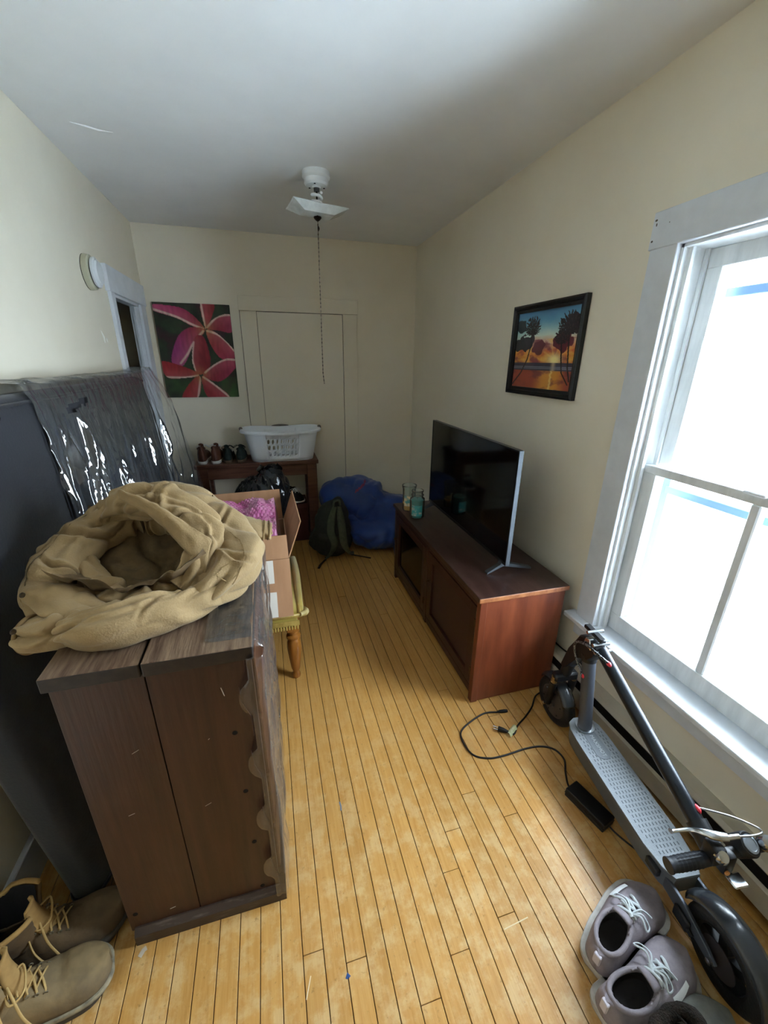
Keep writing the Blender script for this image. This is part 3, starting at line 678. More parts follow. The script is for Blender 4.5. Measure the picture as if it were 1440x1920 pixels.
# ================================================================ pictures
def in_poly(x, y, P):
    c = False; n = len(P); j = n-1
    for i in range(n):
        if (P[i][1] > y) != (P[j][1] > y) and x < (P[j][0]-P[i][0])*(y-P[i][1])/(P[j][1]-P[i][1])+P[i][0]: c = not c
        j = i
    return c
def seg_dist(x, y, a, b):
    dx, dy = b[0]-a[0], b[1]-a[1]; t = max(0, min(1, ((x-a[0])*dx+(y-a[1])*dy)/(dx*dx+dy*dy+1e-9)))
    return math.hypot(x-a[0]-t*dx, y-a[1]-t*dy), t
def line_dist(x, y, L): return min(seg_dist(x, y, L[i], L[i+1])[0] for i in range(len(L)-1))
def mixc(a, b, t): return tuple(p+(q-p)*t for p, q in zip(a, b))
def hexc(h): return tuple(int(h[i:i+2], 16)/255 for i in (0, 2, 4))
# red frangipani-like blossoms on a dark leafy ground; coordinates 0..1 across, 0..1.19 down
PETALS = [  # (outline, base point, pale edge line, colour near base, colour at tip)
    ([(0.63, 0.30), (0.50, 0.14), (0.33, 0.05), (0.0, 0.03), (0.0, 0.10), (0.28, 0.18), (0.47, 0.27)], (0.63, 0.30), [(0.0, 0.085), (0.28, 0.165), (0.47, 0.25), (0.63, 0.31)], '8d1f2c', 'b5306a'),
    ([(0.64, 0.29), (0.62, 0.0), (0.80, 0.0), (0.75, 0.15), (0.66, 0.29)], (0.64, 0.29), [(0.625, 0.0), (0.635, 0.15), (0.645, 0.29)], '95242a', 'a83038'),
    ([(0.66, 0.29), (0.80, 0.16), (1.0, 0.12), (1.0, 0.33), (0.82, 0.32)], (0.66, 0.29), [(0.67, 0.28), (0.80, 0.165), (0.90, 0.13), (1.0, 0.12)], '8d1d26', 'b8406c'),
    ([(0.65, 0.32), (0.80, 0.36), (1.0, 0.56), (1.0, 0.66), (0.82, 0.68), (0.70, 0.53)], (0.65, 0.32), [(0.66, 0.325), (0.80, 0.37), (0.92, 0.47), (1.0, 0.57)], 'a33a34', 'b02f52'),
    ([(0.62, 0.30), (0.44, 0.29), (0.27, 0.40), (0.14, 0.66), (0.16, 0.77), (0.29, 0.76), (0.46, 0.50), (0.61, 0.36)], (0.62, 0.30), [(0.61, 0.33), (0.46, 0.48), (0.36, 0.62), (0.25, 0.74)], '9c2632', 'a93a7e'),
    ([(0.44, 0.86), (0.41, 0.70), (0.46, 0.46), (0.54, 0.38), (0.62, 0.43), (0.66, 0.66), (0.63, 0.80), (0.53, 0.88)], (0.50, 0.88), [(0.43, 0.83), (0.415, 0.68), (0.46, 0.47)], '8a1c24', '95222e'),
    ([(0.53, 0.88), (0.67, 0.77), (0.86, 0.68), (1.0, 0.68), (1.0, 0.79), (0.78, 0.97), (0.60, 0.95)], (0.53, 0.88), [(0.56, 0.86), (0.70, 0.76), (0.86, 0.69), (1.0, 0.69)], '8f1e2a', 'b0355c'),
    ([(0.48, 0.89), (0.30, 0.79), (0.0, 0.72), (0.04, 0.92), (0.28, 0.93)], (0.48, 0.89), [(0.02, 0.92), (0.28, 0.925), (0.46, 0.90)], '8d1c1c', 'a8262a'),
    ([(0.49, 0.92), (0.37, 0.96), (0.20, 1.19), (0.42, 1.19)], (0.49, 0.91), [(0.42, 1.19), (0.47, 1.0), (0.49, 0.92)], '96261f', 'b03038'),
    ([(0.51, 0.91), (0.66, 1.0), (0.86, 1.19), (0.56, 1.19)], (0.51, 0.91), [(0.53, 0.92), (0.68, 1.03), (0.85, 1.18)], '8f1d22', '9c2634')]
def flower_px(u, v):
    x, y = u, v*1.19
    g = 0.5+0.5*fbm(x*5, y*5, 1.0); c = mixc(hexc('1c1c14'), hexc('35472a'), max(0, min(1, g)))
    c = mixc(c, hexc('3a1f22'), max(0, min(1, (fbm(x*4+9, y*4, 2.0)-0.05)*2)))
    if y > 0.62: c = mixc(c, hexc('3c6a2c'), 0.45*smooth01(0.65, 1.0, y)*max(0, 0.6+fbm(x*4, y*4, 7.0)))
    for P, bpt, E, c0, c1 in PETALS:
        if in_poly(x, y, P):
            d = math.hypot(x-bpt[0], y-bpt[1]); t = smooth01(0.02, 0.50, d)
            c = mixc(hexc(c0), hexc(c1), t)
            e = line_dist(x, y, E)
            c = mixc(c, hexc('d07f7c'), 0.35*smooth01(0.16, 0.02, e))
            c = mixc(c, hexc('e6c3b4'), smooth01(0.022, 0.006, e))
            c = mixc(c, hexc('c08a3c'), 0.45*smooth01(0.15, 0.0, d))
            c = tuple(q*(0.92+0.12*nz(x*30, y*10, 2.0)) for q in c)
    return c
PETALS = [(cr(P, 60, True), b_, cr(E_, 24), c0, c1) for P, b_, E_, c0, c1 in PETALS]
M_print = attr_mat('canvas_print', 0.65)
t = thing('flower_canvas', 'unframed square canvas print of red tropical flowers on the back wall', 'picture', (-0.48, YB, 1.2))
fx0, fx1, fz0, fz1 = -0.752, -0.216, 1.203, 1.882
bm = BM(); box(bm, fx0, fx1, YB-0.022, YB, fz0, fz1, 0.002); obj('canvas', bm, mat('canvas_side', '35201c', 0.8), t)
print_grid('printed_face', [(fx0, YB-0.0227, fz1), (fx1, YB-0.0227, fz1), (fx1, YB-0.0227, fz0), (fx0, YB-0.0227, fz0)], flower_px, 130, 165, M_print, t)

def frond(x, y, cx, cy, R, droop):
    """distance test to a palm crown with long leaves"""
    dx, dy = x-cx, y-cy; r = math.hypot(dx, dy)
    if r > R: return 0.0
    a = math.atan2(dy, dx); k = abs(math.sin(a*11+2.6*r/R+0.9*math.sin(a*4)+2*nz(x*25, y*25)))
    up = 0.6+0.4*math.sin(-a)
    return 1.0 if r < R*up*(0.62+0.38*k) and k > 0.25*r/R else 0.0
def sunset_px(u, v):
    x, y = u, v*0.80+0.0
    y = v
    sky = [(0.0, '4a80aa'), (0.10, '5f9cc0'), (0.22, '93c4cc'), (0.34, 'cfe0d4'), (0.42, 'd8a07c'), (0.47, 'd0683c'), (0.55, 'd07a34'), (0.62, 'd99a3e'), (0.67, 'b05a3c'), (0.70, '8a4a48')]
    c = hexc(sky[-1][1])
    yy = y+0.05*fbm(x*3, y*5, 1.0)
    for (a, ca), (b, cb) in zip(sky[:-1], sky[1:]):
        if a <= yy < b: c = mixc(hexc(ca), hexc(cb), (yy-a)/(b-a)); break
        if yy < 0: c = hexc(sky[0][1]); break
    n = fbm(x*6, y*9, 5.0)
    if 0.36 < y < 0.68: c = mixc(c, hexc('7a3440'), max(0, min(0.8, n*1.6))); c = mixc(c, hexc('e6b85a'), max(0, min(0.7, -n*1.4)))
    sd = math.hypot((x-0.70)*1.0, (y-0.62)*1.5)
    c = mixc(c, hexc('f7e8a0'), smooth01(0.20, 0.02, sd))
    ang = math.atan2(y-0.62, x-0.70)
    if y < 0.64: c = mixc(c, hexc('f2cf78'), 0.5*max(0, math.sin(ang*9))**3*smooth01(0.45, 0.08, sd))
    if y > 0.66:
        c = mixc(hexc('2c3148'), hexc('4a4654'), max(0, min(1, 0.5+fbm(x*3, y*40, 2.0))))
        c = mixc(c, hexc('e8c9a0'), smooth01(0.06, 0.0, abs(x-0.70))*0.7)
        if abs(y-0.715) < 0.008 or abs(y-0.735) < 0.005: c = mixc(c, hexc('9aa0b0'), 0.6)
    if y > 0.765:
        m_ = fbm(x*4, y*8, 8.0)
        c = mixc(hexc('a24a34'), hexc('d8943c'), smooth01(0.30, 0.08, abs(x-0.66)))
        c = mixc(c, hexc('74383c'), max(0, min(0.8, m_*1.6))); c = mixc(c, hexc('f6dc8c'), smooth01(0.03, 0.0, abs(x-0.68+0.02*nz(y*30, 0)))*0.8)
    dk = hexc('241d22')
    # clumps of dark foliage, then the palms
    for cx, cy, r, col in ((0.20, 0.40, 0.13, '33303a'), (0.08, 0.42, 0.10, '2b2c34'), (0.06, 0.18, 0.09, '2d3a44'), (0.42, 0.46, 0.10, '6a3038'), (0.80, 0.40, 0.14, '6a2a34'), (0.95, 0.20, 0.13, '3c2c34')):
        if math.hypot(x-cx, (y-cy)*1.15) < r*(1+0.5*nz(x*14, y*14, cx*9)): c = hexc(col)
    for cx, cy, R in ((0.28, 0.26, 0.21), (0.86, 0.28, 0.24), (0.78, 0.40, 0.17)):
        if frond(x, y, cx, cy, R, 0): c = mixc(dk, hexc('5c4a46'), max(0, nz(x*50, y*50, 4.0)))
    for L in ([(0.28, 0.30), (0.28, 0.45), (0.24, 0.62), (0.15, 0.80), (0.0, 0.97)], [(0.87, 0.30), (0.90, 0.55), (0.92, 0.72), (0.97, 0.88)], [(0.78, 0.42), (0.81, 0.62), (0.84, 0.78), (0.95, 0.92)]):
        if line_dist(x, y, L) < 0.010: c = dk
    return c
t = thing('framed_picture', 'black framed picture of a palm beach at sunset on the right wall', 'picture', (XR, 1.82, 1.34))
py0, py1, pz0, pz1 = 1.556, 2.088, 1.340, 1.762
M_frm = mat('black_frame', '14151b', 0.35)
px = XR-0.002
def frame_bar(a0, a1, b0, b1, horiz):
    bm = BM(); prof = [(0.0, 0.0), (0.0, 0.020), (0.010, 0.024), (0.020, 0.016), (0.038, 0.010), (0.038, 0.0)]
    return bm
W_ = 0.036
bars = [[(py1, pz1), (py0, pz1), (py0+W_, pz1-W_), (py1-W_, pz1-W_)], [(py0, pz1), (py0, pz0), (py0+W_, pz0+W_), (py0+W_, pz1-W_)], [(py0, pz0), (py1, pz0), (py1-W_, pz0+W_), (py0+W_, pz0+W_)], [(py1, pz0), (py1, pz1), (py1-W_, pz1-W_), (py1-W_, pz0+W_)]]
for q in bars:
    o1, o2, i2, i1 = [Vector((0, a, b)) for a, b in q]
    bm = BM()
    def lay(pts): return [tuple(p) for p in pts]
    X = lambda d: Vector((px-d, 0, 0))
    rings = []
    for oo, ii in ((o1, i1), (o2, i2)):
        rings.append(lay([oo+X(0), oo+X(0.020), oo.lerp(ii, 0.25)+X(0.026), oo.lerp(ii, 0.55)+X(0.020), oo.lerp(ii, 0.62)+X(0.014), ii+X(0.012), ii+X(0)]))
    loft(bm, rings); obj('frame_bar', bm, M_frm, t)
print_grid('printed_picture', [(px-0.006, py1-W_, pz1-W_), (px-0.006, py0+W_, pz1-W_), (px-0.006, py0+W_, pz0+W_), (px-0.006, py1-W_, pz0+W_)], sunset_px, 190, 150, attr_mat('glossy_print', 0.35, 0.2), t)
bm = BM(); box(bm, px-0.005, px, py0+0.01, py1-0.01, pz0+0.01, pz1-0.01); obj('backing', bm, M_frm, t)

# ================================================================ ceiling light with pull cord
M_porc = mat('porcelain', 'dfe4e6', 0.3); LX, LY = 0.333, 2.511
t = thing('ceiling_light', 'white ceiling lamp holder with a bent marbled glass shade and long pull cord', 'ceiling light', (LX, LY, ZC))
bm = BM(); lathe(bm, [(0.066, ZC+0.006), (0.070, ZC-0.003), (0.070, ZC-0.024), (0.064, ZC-0.031), (0.060, ZC-0.033), (0.060, ZC-0.052), (0.052, ZC-0.060), (0.022, ZC-0.062), (0.020, ZC-0.068), (0.001, ZC-0.068)], 40, M=Matrix.Translation((LX, LY, 0))); lh = obj('lamp_base', bm, M_porc, t, smooth=35)
for a in (0.3, 2.4, 4.4):
    bm = BM(); lathe(bm, [(0.005, 0), (0.005, 0.002), (0.001, 0.003)], 8, M=look((LX+0.042*math.cos(a), LY+0.042*math.sin(a), ZC-0.0605), (LX+0.042*math.cos(a), LY+0.042*math.sin(a), ZC-1))); obj('screw', bm, M_hole, lh)
bm = BM(); lathe(bm, [(0.014, ZC-0.082), (0.015, ZC-0.066)], 16, M=Matrix.Translation((LX, LY, 0))); obj('socket', bm, mat('socket_metal', '55585c', 0.4, metal=0.8), t, smooth=40)
bm = BM()
pts = [(LX+0.024*math.cos(a), LY+0.024*math.sin(a), ZC-0.084-0.052*a/(4*PI)) for a in [4*PI*i/60 for i in range(61)]]
tube(bm, pts, 0.0068, seg=8); obj('spiral_bulb', bm, mat('bulb_white', 'eef1f2', 0.35), t, smooth=60)
# square faceted glass dish with a flat middle and sloping sides
bm = BM(); tilt = Matrix.Translation((LX, LY, ZC-0.181)) @ Euler((math.radians(-1), math.radians(1), math.radians(10))).to_matrix().to_4x4()
def sq(h, z, wob=0.0): return [(sx*h*1.08, sy*h*0.60, z+wob*(1 if sx == sy else -1)) for sx, sy in ((-1, -1), (0, -1), (1, -1), (1, 0), (1, 1), (0, 1), (-1, 1), (-1, 0))]
loft(bm, [sq(0.012, 0.0), sq(0.072, 0.001), sq(0.128, 0.030, 0.003), sq(0.132, 0.032, 0.003)], True, False, M=tilt); o = obj('glass_shade', bm, mat('marbled_glass', 'dfe6e6', 0.25, col2='c3cccc', scale=14, contrast=(0.4, 0.7), spec=0.6), t, smooth=20); mod(o, 'SOLIDIFY', thickness=0.003)
bm = BM(); lathe(bm, [(0.004, ZC-0.210), (0.012, ZC-0.204), (0.020, ZC-0.196), (0.020, ZC-0.190), (0.004, ZC-0.186), (0.004, ZC-0.082)], 14, M=Matrix.Translation((LX, LY, 0))); obj('finial', bm, mat('bronze', '2a2622', 0.4, metal=0.7), t, smooth=40)
bm = BM(); zz = ZC-0.205; pts = []; rr = []
for i in range(121):
    f = i/120; z = zz-f*(zz-1.365); pts.append((LX-0.004*f+0.006*max(0, f-0.93)/0.07, LY, z)); rr.append(0.0024+(0.0012 if i % 3 == 0 else -0.0006))
tube(bm, pts, rr, seg=6); obj('pull_cord', bm, mat('twisted_cord', '3c342c', 0.8, col2='8d8478', scale=120, contrast=(0.45, 0.6)), t, smooth=60)
bm = BM(); tube(bm, [(LX, LY, 2.150), (LX+0.003, LY, 2.137), (LX+0.001, LY, 2.125)], [0.002, 0.006, 0.002], seg=6, n=8); obj('knot', bm, mat('bronze', '2a2622', 0.4, metal=0.7), t)

# ---------------------------------------------------------------- smoke detector on the left wall
t = thing('smoke_detector', 'round cream smoke detector on the left wall beside the doorway head', 'smoke detector', (XL, 2.63, 1.90))
MM = Matrix.Translation((XL, 2.64, 1.895)) @ Euler((0, PI/2, 0)).to_matrix().to_4x4()
bm = BM(); lathe(bm, [(0.080, 0.003), (0.081, 0.006), (0.078, 0.026), (0.070, 0.030), (0.001, 0.030)], 40, M=MM); obj('base', bm, mat('aged_plastic', 'b9b79f', 0.45), t, smooth=35)
bm = BM(); lathe(bm, [(0.058, 0.030), (0.058, 0.035), (0.068, 0.036), (0.069, 0.046), (0.060, 0.052), (0.056, 0.051), (0.050, 0.060), (0.001, 0.062)], 40, M=MM); c = obj('cover', bm, mat('white_plastic', 'cfd3d6', 0.4), t, smooth=35)
bm = BM(); tube(bm, [(0.0605*math.cos(2*PI*i/32), 0.0605*math.sin(2*PI*i/32), 0.0328) for i in range(32)], 0.0018, seg=5, closed=True, M=MM); obj('vent_gap', bm, M_hole, t)

bm = BM(); lathe(bm, [(0.080, 0.0), (0.080, 0.003)], 40, M=MM); obj('mounting_shadow', bm, M_hole, t, smooth=35)

# ================================================================ laundry basket
M_bas = mat('basket_plastic', 'eaf0f6', 0.4, spec=0.4); M_grip = mat('grey_grip', '6f6a66', 0.7)
BXc, BYc, BZ = 0.093, 3.475, TZ
t = thing('laundry_basket', 'white plastic laundry basket with slanted holes and grey grips on the table', 'basket', (BXc, BYc, BZ))
def bas_pt(s, v):
    """s around 0..1 (0 = front centre going right), v height 0..1"""
    hl, hw, r = 0.245+0.040*v, 0.115+0.030*v, 0.085+0.015*v
    segs = [('f', 2*(hl-r)), ('c', PI/2*r), ('s', 2*(hw-r)), ('c', PI/2*r)]*2
    per = sum(q[1] for q in segs); d = (s % 1.0)*per
    return hl, hw, r, d, per
def bas_xy(kind, f, v):
    hl, hw, r = 0.245+0.045*v, 0.112+0.034*v, 0.080+0.020*v
    a, b = hl-r, hw-r
    if kind == 0: return (-a+2*a*f, -hw)
    if kind == 1: return (a+r*math.sin(f*PI/2), -b-r*math.cos(f*PI/2))
    if kind == 2: return (hl, -b+2*b*f)
    if kind == 3: return (a+r*math.cos(f*PI/2), b+r*math.sin(f*PI/2))
    if kind == 4: return (a-2*a*f, hw)
    if kind == 5: return (-a-r*math.sin(f*PI/2), b+r*math.cos(f*PI/2))
    if kind == 6: return (-hl, b-2*b*f)
    return (-a-r*math.cos(f*PI/2), -b-r*math.sin(f*PI/2))
H_ = 0.235
def bp3(kind, f, v):
    x, y = bas_xy(kind, f, v); return (x, y, 0.004+H_*v)
bm = BM()
for kind in range(8):
    if kind in (0, 4):
        # plain margins, then a field of seven by three holes
        u0, u1, v0, v1 = 0.16, 0.86, 0.16, 0.78
        for (a, b, c, d, nu, nv) in ((0, u0, 0, 1, 4, 8), (u1, 1, 0, 1, 4, 8), (u0, u1, 0, v0, 22, 3), (u0, u1, v1, 1, 22, 3)):
            grid(bm, lambda u, v: bp3(kind, a+(b-a)*u, c+(d-c)*v), nu, nv)
        for i in range(7):
            for j in range(3):
                a, b = u0+(u1-u0)*i/7, u0+(u1-u0)*(i+1)/7; c, d = v0+(v1-v0)*j/3, v0+(v1-v0)*(j+1)/3
                outer = []; inner = []; n = 20
                for q in range(n):
                    an = 2*PI*q/n; ca, sa = math.cos(an), math.sin(an); m_ = max(abs(ca), abs(sa))
                    outer.append((0.5+0.5*ca/m_, 0.5+0.5*sa/m_))
                    ex, ey = 0.30*ca, 0.42*sa
                    th = -0.5 if kind == 0 else 0.5
                    inner.append((0.5+ex*math.cos(th)-ey*math.sin(th), 0.5+ex*math.sin(th)+ey*math.cos(th)))
                O = [bm.verts.new(bp3(kind, a+(b-a)*p, c+(d-c)*q)) for p, q in outer]; I = [bm.verts.new(bp3(kind, a+(b-a)*p, c+(d-c)*q)) for p, q in inner]
                for q in range(n): bm.faces.new([O[q], O[(q+1) % n], I[(q+1) % n], I[q]])
    else:
        grid(bm, lambda u, v: bp3(kind, u, v), 8, 8)
bmesh.ops.remove_doubles(bm, verts=bm.verts[:], dist=0.0006)
o = obj('basket_wall', bm, M_bas, t, local=True, smooth=40); mod(o, 'SOLIDIFY', thickness=0.003, offset=0)
bm = BM(); rim = [bas_xy(k_, f/6, 1.0) for k_ in range(8) for f in range(6)]
rings = []
for x, y in rim:
    n = Vector((x*0.5, y, 0)).normalized()
    # flared lip, raised a little at both ends and dipping at the sides
    lift = 0.012*abs(x)/0.29
    rings.append([(x+n.x*d, y+n.y*d, H_+z+lift) for d, z in ((-0.003, -0.004), (0.006, 0.006), (0.020, 0.008), (0.030, 0.000), (0.030, -0.014), (0.026, -0.014), (0.025, -0.003), (0.008, 0.0))])
loft(bm, rings, closed=True); obj('rim', bm, M_bas, t, local=True, smooth=40)
bm = BM(); prism(bm, [bas_xy(k_, f/6, 0.0) for k_ in range(8) for f in range(6)], 'z', 0.0, 0.006); obj('bottom', bm, M_bas, t, local=True)
for sx, sy in ((0, 1), (0, -1), (1, 0), (-1, 0)):
    bm = BM()
    if sx == 0:
        pts = [(-0.075, sy*0.166, H_-0.006), (-0.06, sy*0.168, H_+0.004), (0, sy*0.169, H_+0.010), (0.06, sy*0.168, H_+0.004), (0.075, sy*0.166, H_-0.006)]
    else:
        pts = [(sx*0.308, -0.03, H_+0.006), (sx*0.311, -0.02, H_+0.016), (sx*0.312, 0, H_+0.020), (sx*0.311, 0.02, H_+0.016), (sx*0.308, 0.03, H_+0.006)]
    if not (sx == 0 and sy == -1):
        tube(bm, pts, 0.014, seg=10, n=16, flat=0.8); obj('grip', bm, M_grip, t, local=True, smooth=60)
    else: bm.free()

# ================================================================ shoes
def shoe(name, label, cat, loc, rz, L=0.29, W=0.105, hh=0.075, th=0.055, sole=0.028, upper=None, solem=None, lining=None, lacem=None, group=None, open_r=(0.27, 0.36), collar=0.0, laces=True, tab=None, flip=1, swoosh=None, toe_cap=None, tongue=None, loop=True, seed=0, soleout=0.007):
    """low shoe; local +x = toe, z up, origin at the middle of the sole; flip mirrors left/right"""
    t = thing(name, label, cat, loc, (0, 0, rz), group)
    def wid(s):        # half width along the length (s 0 heel .. 1 toe)
        base = 0.32+0.10*smooth01(0, 0.35, s)+0.10*smooth01(0.35, 0.72, s)
        e = min(1.0, s/0.10); e2 = min(1.0, (1-s)/0.20)
        return W*base*math.sqrt(max(0.0, 1-(1-e)**2))**0.9*math.sqrt(max(0.0, 1-(1-e2)**2))**0.85
    def bend(s): return flip*0.010*math.sin(s*PI*1.1)
    def top(s):
        return sole+hh*(1-smooth01(0.30, 0.66, s))+th*smooth01(0.30, 0.66, s)*(1-0.35*smooth01(0.72, 1.0, s))
    n = 40; ss = [0.5-0.5*math.cos(PI*(i+0.35)/(n-0.3)) for i in range(n)]
    # sole
    bm = BM(); m_ = 44; outl = []
    for i in range(m_//2): s = 0.004+0.992*(0.5-0.5*math.cos(PI*i/(m_//2-1))); outl.append((s*L-L/2, bend(s)+wid(s)+soleout))
    for i in range(m_//2): s = 0.996-0.992*(0.5-0.5*math.cos(PI*i/(m_//2-1))); outl.append((s*L-L/2, bend(s)-wid(s)-soleout))
    rings = []
    for z, k_ in ((0.0, 0.95), (0.004, 0.985), (sole*0.5, 1.0), (sole*0.55, 1.012), (sole*0.95, 1.012), (sole, 0.99)):
        rings.append([(x*k_, y*k_, z+(0.010 if z < 0.003 else 0.006 if z < 0.005 else 0.0)*smooth01(0.32, 0.5, x/L)) for x, y in outl])
    loft(bm, rings); obj('sole', bm, solem, t, local=True, smooth=40)
    # upper
    bm = BM(); seg = 30; rings = []
    for s in ss:
        w, h = wid(s)*1.0, top(s)-sole; ring = []
        for j in range(seg+1):
            a = PI*j/seg; ca, sa = math.cos(a), math.sin(a)
            pw = 0.62 if s < 0.45 else 0.62+0.25*smooth01(0.45, 0.8, s)
            lean_ = 1-0.30*(abs(sa)**1.5)*(1-smooth01(0.30, 0.55, s))*0.8
            yy = math.copysign(abs(ca)**0.75, ca)*w*lean_; zz = sole-0.002+h*abs(sa)**pw
            end = smooth01(0.0, 0.06, s)
            zz += 0.0022*nz(s*18+seed, a*3, 5.0)*min(1, sa*2)
            ring.append((s*L-L/2, bend(s)+yy, zz))
        rings.append(ring)
    V = [[bm.verts.new(p) for p in r] for r in rings]
    oc, ol = open_r[0], open_r[1]/2
    for i in range(n-1):
        for j in range(seg):
            c = sum((V[i][j].co, V[i][j+1].co, V[i+1][j].co, V[i+1][j+1].co), Vector())/4
            s = (c.x+L/2)/L
            if ((s-oc)/ol)**2+((c.y-bend(s))/(W*0.30))**2 < 1 and c.z > sole+hh*0.45: continue
            bm.faces.new([V[i][j], V[i+1][j], V[i+1][j+1], V[i][j+1]])
    bm.faces.new([V[0][j] for j in range(seg+1)]); bm.faces.new([V[-1][j] for j in range(seg+1)])
    loose = [v for v in bm.verts if not v.link_faces]; bmesh.ops.delete(bm, geom=loose, context='VERTS')
    # raise the collar edge
    for v in bm.verts:
        if any(len(e.link_faces) == 1 for e in v.link_edges) and v.co.z > sole+hh*0.4: v.co.z += 0.004+collar
    up = obj('upper', bm, upper, t, local=True, smooth=180); mod(up, 'SUBSURF', levels=1, render_levels=1)
    mod(up, 'SOLIDIFY', thickness=0.004, offset=-1)
    # padded collar roll around the opening
    pts = []
    for q in range(28):
        a = 2*PI*q/28; s = oc+ol*1.06*math.cos(a); y = bend(s)+W*0.31*math.sin(a)
        pts.append((s*L-L/2, y, top(s)-0.004-0.30*(hh)*abs(math.sin(a))**2*0.62+collar))
    bm = BM(); tube(bm, pts, 0.0065, seg=8, closed=True); obj('collar', bm, upper, t, local=True, smooth=180)
    # insole and dark lining
    bm = BM(); lathe(bm, [(1.0, 0.0), (0.9, -0.01), (0.001, -0.014)], 24, cap0=False)
    for v in bm.verts: v.co = Vector(((oc+0.02)*L-L/2+v.co.x*ol*L*0.98, bend(oc)+v.co.y*W*0.29, sole+0.022+v.co.z))
    obj('insole', bm, lining, t, local=True)
    bm = BM(); rg = []
    for z, k_ in ((sole+0.012, 1.05), (sole+hh*0.5, 1.0), (sole+hh*0.72+collar*0.6, 0.99)):
        rg.append([((oc+ol*k_*math.cos(2*PI*q/24))*L-L/2, bend(oc)+W*0.295*k_*math.sin(2*PI*q/24), z+0.2*hh*max(0, abs(math.cos(2*PI*q/24))-0.4)*(1 if z > sole+0.02 else 0)) for q in range(24)])
    loft(bm, rg, False, False); obj('lining', bm, lining, t, local=True, smooth=180)
    # tongue
    s0, s1 = oc+ol*0.55, oc+ol+0.17; bm = BM()
    grid(bm, lambda u, v: ((s0+(s1-s0)*u)*L-L/2, bend(s0)+(v-0.5)*W*0.42*(1-0.25*u), top(s0+(s1-s0)*u)+0.003+0.012*(1-u)**2+collar*(1-u)-0.018*abs(v-0.5)**2*4*0.4), 10, 7)
    o = obj('tongue', bm, tongue or upper, t, local=True, smooth=180); mod(o, 'SOLIDIFY', thickness=0.004, offset=0)
    if laces:
        k5 = 6
        for q in range(k5):
            s = oc+ol+0.008+q*0.034; z = top(s)+0.0105-0.0008*q
            hw = W*(0.20-0.008*q); bm = BM()
            sk = 0.010*(1 if q % 2 else -1)
            tube(bm, [(s*L-L/2-sk, bend(s)-hw, z-0.010), (s*L-L/2-sk*0.4, bend(s)-hw*0.5, z+0.001), (s*L-L/2+sk*0.4, bend(s)+hw*0.5, z+0.001), (s*L-L/2+sk, bend(s)+hw, z-0.010)], 0.0040, seg=6, n=12, flat=0.7)
            obj('lace', bm, lacem, t, local=True, smooth=60)
        if loop:
            s = oc+ol+0.02; z = top(s)+0.009; x = s*L-L/2
            for sg, ln in ((1, 0.050), (-1, 0.042)):
                bm = BM(); tube(bm, [(x, 0, z), (x+0.012, sg*ln*0.5, z+0.008), (x+0.004, sg*ln, z-0.006), (x+0.026, sg*ln*0.95, z-0.016), (x+0.024, sg*ln*0.4, z+0.002), (x, 0, z)], 0.0026, seg=6, n=26, flat=0.7); obj('lace_bow', bm, lacem, t, local=True, smooth=60)
            bm = BM(); tube(bm, [(x, 0, z), (x+0.03, -0.012, z+0.006), (x+0.048, -0.034, z-0.012)], 0.0024, seg=6, n=12); obj('lace_end', bm, lacem, t, local=True, smooth=60)
            bm = BM(); tube(bm, [(x-0.004, -0.006, z), (x+0.002, 0.006, z+0.001)], 0.0055, seg=8); obj('knot', bm, lacem, t, local=True, smooth=60)
    if tab:
        bm = BM(); s = 0.012; box(bm, -L/2-0.006, -L/2+0.004, bend(s)-0.009, bend(s)+0.009, sole+hh*0.45, sole+hh*0.95, 0.002); obj('heel_tab', bm, tab, t, local=True)
    if swoosh:
        bm = BM(); sgn = 1
        def sw(u, v):
            s = 0.56+0.20*u; a = 0.30+0.28*v*(1-u*0.5)+0.25*u
            ca, sa = math.cos(a*PI/2*1.0), math.sin(a*PI/2); w = wid(s)
            return (s*L-L/2, bend(s)+swoosh[0]*(abs(ca)**0.75*w+0.0030), sole+(top(s)-sole)*abs(sa)**0.75+0.001)
        grid(bm, sw, 10, 5); obj('side_patch', bm, swoosh[1], t, local=True, smooth=180)
    return t
M_brn = mat('brown_leather', '5a3526', 0.55, col2='4a2a1e', scale=20); M_whs = mat('white_rubber', 'd8d6d0', 0.6)
M_grn = mat('dark_green_suede', '23302b', 0.8, col2='1b2622', scale=30); M_gms = mat('gum_sole', '5c4a38', 0.7)
M_in = mat('shoe_lining', '1c1a1a', 0.9); M_lcw = mat('white_lace', 'd7dbdd', 0.8); M_lcd = mat('dark_lace', '22201f', 0.8)
kw = dict(L=0.27, W=0.084, hh=0.115, th=0.06, sole=0.024, soleout=0.003)
g_ = 'brown high shoes on the table'
shoe('brown_shoe', 'brown leather high shoe at the left end of the table', 'shoe', (-0.520, 3.505, TZ), PI/2, upper=M_brn, solem=M_whs, lining=M_in, lacem=M_lcw, group=g_, **kw)
shoe('brown_shoe', 'brown leather high shoe next to the dark green pair', 'shoe', (-0.428, 3.505, TZ), PI/2-0.02, upper=M_brn, solem=M_whs, lining=M_in, lacem=M_lcw, group=g_, flip=-1, seed=4, **kw)
kw = dict(L=0.262, W=0.082, hh=0.095, th=0.055, sole=0.024, soleout=0.003)
shoe('green_shoe', 'dark green shoe beside the brown shoes on the table', 'shoe', (-0.334, 3.505, TZ), PI/2, upper=M_grn, solem=M_gms, lining=M_in, lacem=M_lcd, group='dark green shoes on the table', swoosh=(-1, M_whs), **kw)
